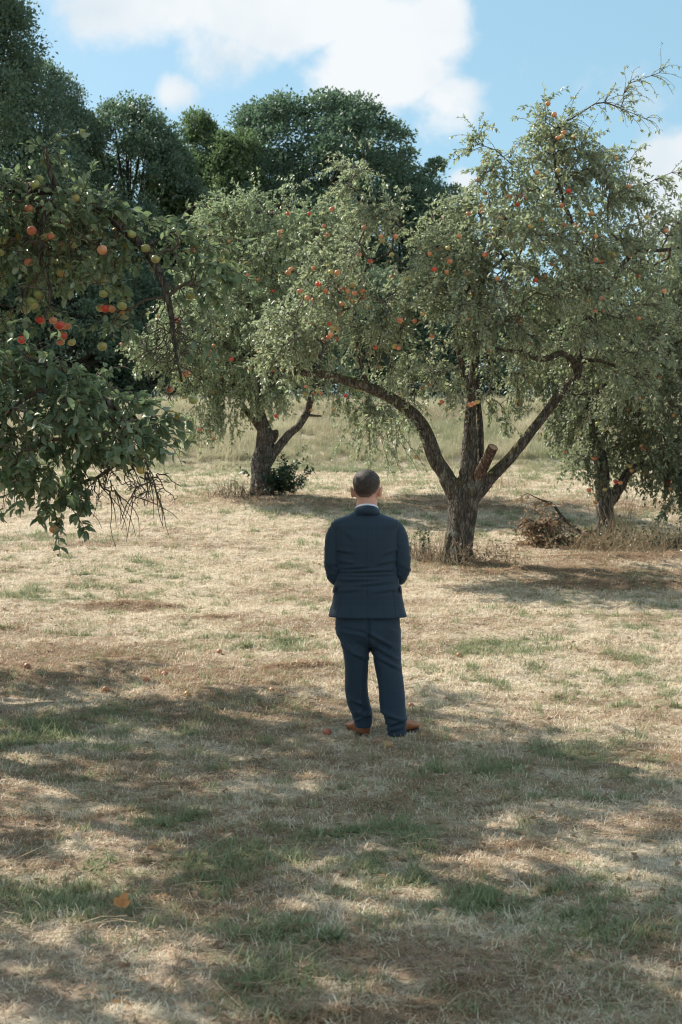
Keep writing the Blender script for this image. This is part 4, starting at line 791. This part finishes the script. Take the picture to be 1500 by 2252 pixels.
def fallen_branch():
    g = ground_hit(1470, 1205); root = empty('fallen_branch', g); tag(root, 'broken branch with a sawn orange end lying at the right edge', 'branch'); Y = g[1]
    W = np.array([PW(a, b, Y + c) for a, b, c in ((1440, 1214, 0), (1462, 1196, 0), (1482, 1188, -.05), (1505, 1190, -.05), (1540, 1196, 0))]); link('wood', mesh_parts('wood', [tube(catmull(W, 20), np.linspace(.025, .05, 20), 10, True, .2, 15.)]), M_BARK2, root)
    W = np.array([PW(a, b, Y - .1) for a, b in ((1492, 1189), (1515, 1191), (1560, 1195))]); link('peeled_wood', mesh_parts('peeled_wood', [tube(catmull(W, 8), .045, 10, True, .1, 12.)]), M_CUTBARK, root)
fallen_branch()
FALL = [(233, 1522, 'o', 'orange fallen apple lying in the shade at the left'), (412, 1532, 'o', 'reddish fallen apple in the brown turf left of the man'), (322, 1500, 'g', 'green fallen apple half hidden in the shaded turf on the left'), (597, 1522, 'o', 'orange fallen apple on the grass a few steps left of the man'),
        (362, 1487, 'r', 'red fallen apple on dark hay left of the man'), (904, 1557, 'o', 'bright orange fallen apple just right of the man behind his right shoe'), (853, 1643, 'o', 'orange fallen apple on the grass in front of the right shoe heel'), (665, 1603, 'o', 'pale orange fallen apple left of the left shoe'),
        (720, 1616, 'y', 'yellowish fallen apple between the left shoe and the pale orange one'), (482, 1437, 'o', 'small orange fallen apple at the edge of the shade'), (1010, 1445, 'y', 'pale fallen apple on the sunny turf right of the man'), (830, 1636, 'y', 'yellow fallen apple on the ground between the two shoes'), (60, 1470, 'g', 'green fallen apple near the left edge on brown hay')]
for px, py, k, lab in FALL:
    g = ground_hit(px, py); o = apple((g[0], g[1], g[2] + .012), None, .029, k, 'fallen_apple'); o.rotation_euler = (rng.uniform(.6, 2.2), rng.uniform(-.5, .5), rng.uniform(0, 6)); o.color = (.40 * rng.uniform(.7, 1.1), .20 * rng.uniform(.8, 1.4), .10, .4); tag(o, lab, 'apple', 'fallen apples')

# ------------------------------------------------------------------ the man
def superring(cx, cy, z, a, b, n=40, e=2.3, bf=None):
    t = np.arange(n) * 2 * np.pi / n; c, s = np.cos(t), np.sin(t); bb = np.where(s > 0, bf if bf else b, b)
    return np.stack([cx + a * np.sign(c) * np.abs(c) ** (2 / e), cy + bb * np.sign(s) * np.abs(s) ** (2 / e), np.full(n, z)], -1)
def loft(rings):
    n = len(rings[0]); m = len(rings); V = np.vstack(rings); i = np.arange(m - 1)[:, None] * n; j = np.arange(n)[None]; j2 = (j + 1) % n
    Q = np.stack([i + j, i + j2, i + n + j2, i + n + j], -1).reshape(-1, 4); c0, c1 = len(V), len(V) + 1; V = np.vstack([V, rings[0].mean(0), rings[-1].mean(0)]); jj = np.arange(n); k2 = (jj + 1) % n
    Tt = np.vstack([np.stack([np.full(n, c0), k2, jj], -1), np.stack([np.full(n, c1), (m - 1) * n + jj, (m - 1) * n + k2], -1)]); return V, Q, Tt
def lofti(keys, k=5, **kw):
    """keys rows: z, cx, cy, a, b[, bf] -> smooth loft"""
    K = np.array(keys, float); S = catmull(K, (len(K) - 1) * k + 1); return loft([superring(r[1], r[2], r[0], r[3], r[4], bf=r[5] if K.shape[1] > 5 else None, **kw) for r in S])
def strokes(co, ST):
    """cloth folds: (x0,z0,x1,z1,amp,width) drawn on the back of the cloth"""
    d = np.zeros(len(co)); back = sstep(.02, -.05, co[:, 1] * 1.0)
    for x0, z0, x1, z1, amp, w in ST:
        a = np.array([x0, z0]); b = np.array([x1, z1]); ab = b - a; q = co[:, [0, 2]] - a; t = np.clip(q @ ab / (ab @ ab), 0, 1); r = q - t[:, None] * ab; dist = np.linalg.norm(r, axis=1); sg = r @ np.array([-ab[1], ab[0]]) / np.linalg.norm(ab)
        fade = np.sin(np.pi * np.clip(t * .86 + .07, 0, 1)) ** .6; d += 1.45 * amp * fade * (np.exp(-(dist / w) ** 2) - .75 * np.exp(-((sg + 1.3 * w) / w) ** 2 - (np.abs(dist - np.abs(sg)) / w) ** 2))
    return d * back
def zx(x): return (x - 545) / 1116.
def zz(y): return (2110 - y) / 1116.
def suit_material():
    m, t, p, out = material('navy_suit'); o = t.obj(); sp = t.node('ShaderNodeSeparateXYZ'); t.put(sp.inputs[0], o)
    def line(sock, per, w):
        f = t.math('FRACT', t.math('DIVIDE', sock, per)); return t.ramp(t.math('ABSOLUTE', t.math('SUBTRACT', f, .5)), .5 - w, .5)
    chk = t.math('MAXIMUM', line(sp.outputs[0], .034, .06), line(sp.outputs[2], .042, .05)); w1 = t.noise(t.mapping(o, (1, 1, 9)), 160, 2); w2 = t.noise(t.mapping(o, (9, 9, 1)), 160, 2); n = t.noise(o, 4, 3)
    c = t.mix(t.math('MULTIPLY', t.math('ADD', w1, w2), .5), (.014, .027, .044), (.028, .051, .077)); c = t.mix(t.math('MULTIPLY', chk, .2), c, (.055, .095, .13)); c = t.mix(t.math('MULTIPLY', n, .25), c, (.02, .03, .042))
    t.put(p.inputs['Base Color'], c); p.inputs['Roughness'].default_value = .72; p.inputs['Specular IOR Level'].default_value = .3; p.inputs['Sheen Weight'].default_value = .25; p.inputs['Sheen Roughness'].default_value = .4
    p.inputs['Sheen Tint'].default_value = (.5, .65, .85, 1); t.put(p.inputs['Normal'], t.bump(t.math('ADD', w1, w2), .06, .001)); return m
def skin_material():
    m, t, p, out = material('skin'); n = t.noise(t.obj(), 14, 4); n2 = t.noise(t.obj(), 60, 3)
    t.put(p.inputs['Base Color'], t.mix(n, (.58, .29, .205), (.70, .40, .29))); p.inputs['Roughness'].default_value = .5; p.inputs['Subsurface Weight'].default_value = .25; p.inputs['Subsurface Radius'].default_value = (1, .35, .2); p.inputs['Subsurface Scale'].default_value = .012
    t.put(p.inputs['Normal'], t.bump(n2, .12, .002)); return m
HEAD = [(1.545, .02, .062, .032, .042, .040), (1.560, .02, .050, .050, .062, .056), (1.585, .02, .028, .062, .080, .074), (1.610, .02, .012, .068, .090, .086), (1.640, .02, .004, .073, .098, .096), (1.670, .02, .0, .0765, .102, .100), (1.700, .02, -.002, .0765, .101, .099), (1.730, .02, -.004, .0690, .090, .089), (1.752, .02, -.006, .0560, .072, .072), (1.768, .02, -.008, .038, .048, .047), (1.776, .02, -.008, .016, .02, .02)]
def head_rot(V):
    V = (V - np.array([.02, 0, 1.776])) * np.array([1.07, 1.05, 1.0]) + np.array([.02, 0, 1.776])
    c = np.array([.02, 0, 1.6]); a = R(-13); b = R(6); q = V - c          # turned a little to the right, chin lowered
    q = q @ np.array([[math.cos(a), math.sin(a), 0], [-math.sin(a), math.cos(a), 0], [0, 0, 1]]); q = q @ np.array([[1, 0, 0], [0, math.cos(b), -math.sin(b)], [0, math.sin(b), math.cos(b)]]); return q + c
def finger(pts, r): return tube(catmull(pts, 9), np.linspace(r, r * .8, 9), 8)
def build_man():
    gp = ground_hit(800, 1622); gz = gp[2]; base = gp; M_SUIT = suit_material(); M_SKIN = skin_material()
    # --- body: one continuous mesh (head, neck, trunk, arms with hands, legs inside the clothes)
    hv = lofti(HEAD, 5, n=40, e=2.15); extra = []
    V = [hv]
    for s in (-1, 1):                                            # ears
        t = np.linspace(0, 2 * np.pi, 17)[:-1]; c = np.array([.02 + s * .0795, -.004, 1.640]); pts = [c + np.array([s * .013 * (1 + .4 * math.sin(q)) , -.010 - .016 * math.cos(q) * .9, .031 * math.sin(q) - .004 * math.cos(q)]) for q in t]
        V.append(tube(np.array(pts + [pts[0]]), .0072, 8, False)); V.append(tube(catmull([c + np.array([-s * .012, .004, .022]), c + np.array([s * .004, -.008, .0]), c + np.array([-s * .010, .004, -.024])], 8), .013, 8))
        V.append(tube([(.02 + s * .031, .078, 1.668), (.02 + s * .031, .094, 1.668)], [.014, .012], 10))       # eyeball swell
        V.append(tube(catmull([(.02 + s * .012, .092, 1.688), (.02 + s * .032, .094, 1.692), (.02 + s * .05, .08, 1.686)], 6), .007, 6))
    V.append(tube(catmull([(.02, .092, 1.685), (.02, .108, 1.655), (.02, .120, 1.630), (.02, .100, 1.622)], 8), [.008, .009, .010, .012, .014, .013, .011, .01], 8))
    V.append(tube(catmull([(-.006, .092, 1.597), (.02, .102, 1.600), (.046, .092, 1.597)], 7), .0075, 8)); V.append(tube(catmull([(-.004, .088, 1.588), (.02, .099, 1.586), (.044, .088, 1.588)], 7), .008, 8))
    V = [(head_rot(v), q, t) for v, q, t in V]
    V.append(lofti([(1.40, .02, .0, .075, .07), (1.48, .02, -.004, .070, .068), (1.53, .02, -.006, .070, .068), (1.57, .02, -.002, .068, .072), (1.62, .02, .004, .062, .075)], 4, n=32))
    V.append(lofti([(.80, .025, 0, .16, .10), (1.0, .025, 0, .15, .11), (1.2, .02, 0, .16, .10), (1.36, .02, 0, .17, .08), (1.43, .02, 0, .10, .06)], 4, n=28))
    for s, sx, hx in ((-1, -.185, -.012), (1, .222, .058)):
        V.append(tube(catmull([(sx, 0, 1.39), (sx + s * .012, -.005, 1.14), (sx * .55 + .008, .19, 1.045), (hx + s * .04, .262, 1.015)], 20), np.linspace(.042, .026, 20), 12))
        yo = .0 if s > 0 else .035; p = np.array([hx + s * .03, .27, 1.008]); e = np.array([hx - s * .022, .30 + yo, .985])   # palm crosses the body
        V.append(tube(catmull([p, (p + e) / 2, e], 8), [.024, .029, .032, .033, .033, .032, .029, .024], 10)); f = nrm(e - p)
        for k in range(4):
            st = e + np.array([0, .006 - .004 * k, .026 - .018 * k]); ln = (.030, .034, .032, .026)[k]
            V.append(finger([st - f * .01, st + f * ln * .7 + np.array([0, .012, -.004]), st + f * ln * 1.25 + np.array([0, -.006, -.014]), st + f * ln * 1.2 + np.array([0, -.026, -.020])], .0085))
        V.append(finger([p + np.array([-s * .008, .004, .02]), p + np.array([-s * .025, .018, .036]), p + np.array([-s * .052, .022, .034])], .0095))
    for s, xs, yo in ((-1, (-.075, -.05, -.045, -.0), .05), (1, (.13, .165, .2, .222), -.09)):
        V.append(tube(catmull([(xs[0], 0, .82), (xs[1], 0, .48), (xs[2], yo * .6, .28), (xs[3], yo, .07)], 16), np.linspace(.07, .035, 16), 12))
    body = remesh(mesh_parts('person', V), .0065, 2)
    person = link('person', body, M_SKIN); person.location = base
    tag(person, 'man in dark navy suit and tan leather shoes standing with his back turned', 'person')
    kw = dict(parent=person, loc=(0, 0, 0))
    # --- jacket
    J = [(zz(1207), .027, .012, .264, .168, .180), (zz(1150), .026, .012, .250, .158, .172), (zz(1100), .026, .012, .240, .152, .172), (zz(1000), .024, .012, .223, .150, .178), (zz(930), .0225, .012, .215, .146, .178), (zz(870), .022, .010, .208, .142, .172), (zz(780), .018, .006, .210, .142, .162), (zz(700), .017, .002, .218, .143, .152), (zz(620), .016, .0, .226, .138, .14), (zz(560), .016, -.002, .228, .128, .128), (zz(520), .016, -.004, .236, .120, .115), (zz(494), .016, -.004, .222, .108, .10), (zz(470), .015, -.004, .178, .096, .088), (zz(447), .014, -.004, .122, .086, .078), (zz(425), .013, -.004, .080, .076, .07)]
    parts = [lofti(J, 5, n=56, e=2.5)]
    arms = {-1: [(-.160, -.004, 1.402, .056), (-.186, -.010, 1.355, .065), (-.202, -.016, 1.25, .062), (-.204, -.014, 1.135, .058), (-.188, .03, 1.075, .056), (-.13, .15, 1.045, .050), (-.055, .245, 1.022, .042)],
            1: [(.194, -.004, 1.404, .058), (.220, -.010, 1.36, .067), (.244, -.016, 1.25, .064), (.250, -.014, 1.135, .059), (.234, .03, 1.075, .056), (.18, .15, 1.045, .050), (.105, .245, 1.022, .042)]}
    sleeve_parts = {}
    for s, pts in arms.items():
        P = np.array(pts); S = catmull(P, 30); sleeve_parts[s] = S
    ST = [(zx(345), zz(838), zx(560), zz(822), .008, .012), (zx(345), zz(862), zx(800), zz(848), .007, .011), (zx(400), zz(890), zx(790), zz(880), .006, .010), (zx(350), zz(925), zx(640), zz(912), .006, .012), (zx(480), zz(960), zx(800), zz(930), .005, .012), (zx(330), zz(700), zx(440), zz(716), .007, .012), (zx(700), zz(730), zx(800), zz(690), .007, .012), (zx(340), zz(775), zx(470), zz(800), .006, .012), (zx(660), zz(800), zx(800), zz(775), .006, .012), (zx(360), zz(1010), zx(520), zz(985), .005, .014), (zx(620), zz(1010), zx(800), zz(990), .004, .014), (zx(400), zz(560), zx(470), zz(620), .004, .02)]
    def jd(co, no):
        d = strokes(co, ST) + .004 * (fbm(co * np.array([9, 9, 14]) + 3, 3) - .5)
        armz = np.clip((1.30 - co[:, 2]) / .2, 0, 1) * (np.abs(co[:, 0] - .02) > .2); d += armz * .008 * (fbm(co * np.array([10, 10, 30]) + 9, 3) - .5)
        d -= .0028 * np.exp(-((co[:, 0] - .018 - .004 * (co[:, 2] - 1.2)) / .0035) ** 2) * (co[:, 1] < 0)                 # centre back seam
        low = sstep(1.02, .98, co[:, 2]) * (co[:, 1] < 0)                                                          # side vents
        for vx in (-.17, .205): d -= .005 * low * np.exp(-((co[:, 0] - vx + .08 * (co[:, 2] - .8) * np.sign(vx)) / .004) ** 2)
        for s in (-1, 1):                                                                                          # armhole seams
            ax = (.236 if s > 0 else -.207) - s * (.012 * sstep(1.46, 1.33, co[:, 2])); d -= .004 * np.exp(-((co[:, 0] - ax) / .005) ** 2) * sstep(1.20, 1.28, co[:, 2]) * (co[:, 1] < .05)
        return d
    jk = link('jacket', remesh(mesh_parts('jacket', parts), .0065, 2, jd), M_SUIT, **kw)
    def sd(co, no):
        el = np.exp(-((co[:, 2] - 1.10) / .07) ** 2); return (.004 + .010 * el) * 2 * (fbm(co * np.array([12, 12, 34]) + 9, 3) - .5) + .002 * el * np.sin(co[:, 2] * 150 + co[:, 0] * 90)
    for s in (-1, 1): link('sleeve', remesh(mesh_parts('sleeve', [tube(sleeve_parts[s][:, :3], sleeve_parts[s][:, 3], 20)]), .007, 2, sd), M_SUIT, jk, loc=(0, 0, 0))
    for s in (-1, 1):                                            # pocket flaps at the sides
        c = np.array([.024 + s * .2135, -.02, 1.018]); r = [c + np.array([0, -.05, 0]), c + np.array([s * .012, 0, -.004]), c + np.array([s * .004, .06, 0])]
        up = catmull(r, 8); lo = up + np.array([s * .007, 0, -.042]); Vv = np.vstack([up, lo, up - np.array([s * .01, 0, 0]), lo - np.array([s * .01, 0, 0])]); Q = []
        for i in range(7): Q += [(i, i + 1, 8 + i + 1, 8 + i), (16 + i, 24 + i, 25 + i, 17 + i), (8 + i, 9 + i, 25 + i, 24 + i)]
        link('pocket_flap', make_mesh('pocket_flap', Vv, None, np.array(Q)), M_SUIT, jk, loc=(0, 0, 0))
    def collar(name, r0, r1, z_top_b, z_top_f, drop_b, drop_f, mat, parent, thick=.006, span=1.0):
        t = np.linspace(-np.pi * span, np.pi * span, 61) - np.pi / 2; rows = []
        w = .5 + .5 * np.cos(t + np.pi / 2)                       # 1 at the back of the neck
        zt = z_top_f + (z_top_b - z_top_f) * w; zb = zt - (drop_f + (drop_b - drop_f) * w)
        for rr, zq in ((r0, zt), (r0 + thick, zt + .002), (r1 + thick, zb), (r1, zb)): rows.append(np.stack([.02 + rr * 1.02 * np.cos(t), -.005 + rr * np.sin(t), zq], -1))
        Vv = np.vstack(rows); n = 61; Q = [(a * n + i, a * n + i + 1, ((a + 1) % 4) * n + i + 1, ((a + 1) % 4) * n + i) for a in range(4) for i in range(n - 1)]
        return link(name, make_mesh(name, Vv, None, np.array(Q)), mat, parent, loc=(0, 0, 0))
    collar('lapel_collar', .0765, .097, 1.553, 1.475, .058, .05, M_SUIT, jk, .006, .8)
    collar('shirt_collar', .0712, .074, 1.564, 1.50, .05, .04, plain('white_shirt', (.74, .77, .83), .7, .3, .05), person, .004, .95)
    # --- trousers
    LL = [(zy, a, b) for zy, a, b in ((1400, 366, 590), (1450, 384, 590), (1550, 400, 582), (1650, 404, 576), (1750, 405, 576), (1850, 418, 590), (1920, 443, 608), (1985, 468, 611), (2040, 479, 602))]
    RL = [(1400, 586, 823), (1450, 598, 821), (1550, 620, 825), (1650, 640, 836), (1750, 654, 847), (1850, 660, 853), (1920, 678, 858), (1985, 708, 862), (2072, 718, 856)]
    parts = [lofti([(zz(1180), .025, 0, .200, .118), (zz(1215), .025, 0, .214, .130), (zz(1300), .028, -.004, .214, .140), (zz(1370), .036, -.004, .197, .132), (zz(1425), .038, -.002, .165, .100)], 4, n=48, e=2.4)]
    for Lg, yo in ((LL, .05), (RL, -.09)):
        K = [(zz(1290), (-.085 if yo > 0 else .14), 0, .108, .125)]
        for zy, a, b in Lg:
            z = zz(zy); w = np.clip((.6 - z) / .5, 0, 1); K.append((z, (zx(a) + zx(b)) / 2, yo * w - .01 * (1 - w), (zx(b) - zx(a)) / 2, .112 - .034 * w))
        parts.append(lofti(K, 5, n=36, e=2.15))
    ST2 = [(zx(560), zz(1300), zx(760), zz(1420), .009, .014), (zx(580), zz(1380), zx(800), zz(1520), .008, .014), (zx(600), zz(1470), zx(810), zz(1580), .007, .013), (zx(540), zz(1330), zx(360), zz(1300), .006, .014), (zx(345), zz(1330), zx(500), zz(1500), .007, .014), (zx(420), zz(1440), zx(585), zz(1520), .007, .013), (zx(800), zz(1400), zx(720), zz(1470), .007, .012), (zx(410), zz(1800), zx(560), zz(1870), .006, .013), (zx(440), zz(1900), zx(600), zz(1945), .010, .013), (zx(600), zz(1900), zx(480), zz(1985), .009, .012), (zx(670), zz(1900), zx(850), zz(1960), .010, .014), (zx(690), zz(1990), zx(855), zz(1950), .010, .012), (zx(720), zz(2030), zx(850), zz(1995), .008, .012), (zx(530), zz(1450), zx(525), zz(1850), .004, .010), (zx(575), zz(1215), zx(578), zz(1430), -.012, .010)]
    link('trousers', remesh(mesh_parts('trousers', parts), .0065, 2, lambda co, no: strokes(co - np.array([0, .03, 0]), ST2) + .005 * (fbm(co * np.array([10, 10, 16]) + 30, 3) - .5)), M_SUIT, **kw)
    # --- hair
    hm = lofti(HEAD, 6, n=64, e=2.15); V0, Q0, T0 = hm; cen = np.array([.02, 0, 1.655]); fc = V0[Q0].mean(1); ang = np.arctan2(fc[:, 0] - .02, -fc[:, 1]); aa = np.abs(ang)
    line = np.interp(aa, [0, .35, .75, 1.15, 1.45, 1.75, 2.2, 2.7, 3.15], [1.598, 1.600, 1.618, 1.652, 1.676, 1.668, 1.71, 1.733, 1.738]); keep = fc[:, 2] > line + .012 * (fbm(fc * 160, 2) - .5)
    capz = V0[T0].mean(1)[:, 2] > 1.7; nv = nrm((V0 - cen) * np.array([1, .8, .9])); vang = np.abs(np.arctan2(V0[:, 0] - .02, -V0[:, 1])); vline = np.interp(vang, [0, .35, .75, 1.15, 1.45, 1.75, 2.2, 2.7, 3.15], [1.598, 1.600, 1.618, 1.652, 1.676, 1.668, 1.71, 1.733, 1.738])
    thick = .0015 + .0115 * sstep(0, .085, V0[:, 2] - vline); Vh = V0 + nv * (thick + .006 * (fbm(V0 * np.array([80, 80, 45]), 3) - .5))[:, None]
    mh, t, p, out = material('short_brown_hair'); o = t.obj(); st = t.noise(t.mapping(o, (1, 1, .3)), 150, 4, .75); big = t.noise(o, 22, 3); fade = t.attr('fade')
    c = t.mix(t.ramp(st, .3, .7), (.013, .0095, .008), (.068, .048, .038)); c = t.mix(t.math('MULTIPLY', t.ramp(big, .45, .7), .35), c, (.13, .09, .075)); c = t.mix(t.math('MULTIPLY', fade, .55), c, (.30, .185, .14))
    t.put(p.inputs['Base Color'], c); p.inputs['Roughness'].default_value = .6; p.inputs['Specular IOR Level'].default_value = .35; t.put(p.inputs['Normal'], t.bump(st, .8, .004))
    link('hair', make_mesh('hair', head_rot(Vh), T0[capz], Q0[keep], vattr={'fade': (1 - sstep(.0, .035, V0[:, 2] - vline)) * .9}), mh, **kw)
    # --- shoes
    M_LEATHER = plain('tan_leather', (.33, .115, .045), .36, .45, .4, 18); M_SOLE = plain('dark_sole', (.025, .022, .02), .6, .3, .2)
    for x, y, a in ((zx(556), .03, R(22)), (zx(768), -.115, R(-33))):
        K = [(-.005, 0, .020, .030, .030), (.0, 0, .040, .036, .040), (.03, 0, .046, .041, .046), (.08, 0, .046, .040, .044), (.12, 0, .038, .040, .036), (.17, 0, .030, .048, .029), (.215, 0, .026, .049, .025), (.26, 0, .021, .042, .020), (.285, 0, .017, .028, .015), (.296, 0, .014, .010, .008)]
        S = catmull(np.array(K), 40); rings = []
        for L_, _, zc, wd, hh in S:
            t = np.arange(26) * 2 * np.pi / 26; rings.append(np.stack([wd * np.cos(t), np.full(26, L_), .024 + 1.28 * np.maximum(zc + hh * np.sin(t), .0)], -1))
        Mr = np.array([[math.cos(a), math.sin(a), 0], [-math.sin(a), math.cos(a), 0], [0, 0, 1]]); off = np.array([x, y, hz(base[0] + x, base[1] + y) - gz - .014])
        vv, q, tt = loft(rings); sh = link('shoe', make_mesh('shoe', vv @ Mr + off, tt, q), M_LEATHER, **kw)
        rs = []
        for z, g in ((0, .0), (.006, .004), (.020, .005), (.026, .003)):
            t = np.linspace(0, 2 * np.pi, 37)[:-1]; yl = .145 + (.152 + g) * np.sin(t); w = np.interp(yl, S[:, 0], S[:, 3]); rs.append(np.stack([(w + g) * np.sign(np.cos(t)) * np.abs(np.cos(t)) ** .5, yl, np.full(36, z)], -1))
        vv, q, tt = loft(rs); link('sole', make_mesh('sole', vv @ Mr + off, tt, q, smooth=False), M_SOLE, sh, loc=(0, 0, 0))
build_man()

# ------------------------------------------------------------------ leaf litter and cut stalks lying in the turf
def litter():
    n = 2600; y = 3.6 + 15 * rng.random(n) ** 1.1; x = rng.uniform(-1, 1, n) * (.245 * y + .8); P = np.stack([x, y, height(x, y) + .022], -1)
    a = rng.uniform(0, 6.28, n); d = np.stack([np.cos(a), np.sin(a), rng.normal(0, .25, n)], -1); up = nrm(np.array([0, 0, 1.]) + rng.normal(0, .5, (n, 3)))
    o = link('leaf_litter', leaves('leaf_litter', P, d, up, rng.uniform(.025, .06, n), .5, LEAF4), M_DEADLEAF); tag(o, 'withered brown leaves scattered over the orchard floor', 'leaves', kind='stuff')
    n = 5200; y = 3.6 + 17 * rng.random(n) ** 1.1; x = rng.uniform(-1, 1, n) * (.245 * y + .8); k = fbm2(x * .6, y * 1.3, 1.6, 3, 7.) > .47; x, y = x[k], y[k]; n = len(x)
    a = rng.normal(0, .9, n); D = np.stack([np.cos(a), np.sin(a), rng.normal(.08, .16, n)], -1); paths = twig_paths(np.stack([x, y, height(x, y) + .018], -1), D, rng.uniform(.06, .22, n), rng.uniform(0, .5, n), 5)
    paths[..., 2] = np.maximum(paths[..., 2], height(paths[..., 0], paths[..., 1]) + .015)
    o = link('cut_stalks', mesh_parts('cut_stalks', [twig_mesh(paths, .0022, .0014)]), M_DRYSTEM); tag(o, 'loose cut straw stalks strewn over the mown turf', 'straw', kind='stuff')
litter()
def orange_leaf():
    g = ground_hit(268, 2017) + np.array([0, 0, .035]); o = link('fallen_leaf', leaves('fallen_leaf', np.zeros((3, 3)), np.array([[.2, .3, .9], [-.5, .2, .6], [.6, -.1, .5]]), np.array([[0, -1, .4], [.2, -1, .3], [-.2, -1, .5]]), np.array([.06, .05, .045]), .7, LEAF8), plain('orange_leaf', (.50, .22, .07), .6), None, g)
    tag(o, 'curled orange leaf lying in the near foreground turf on the left', 'leaf')
orange_leaf()
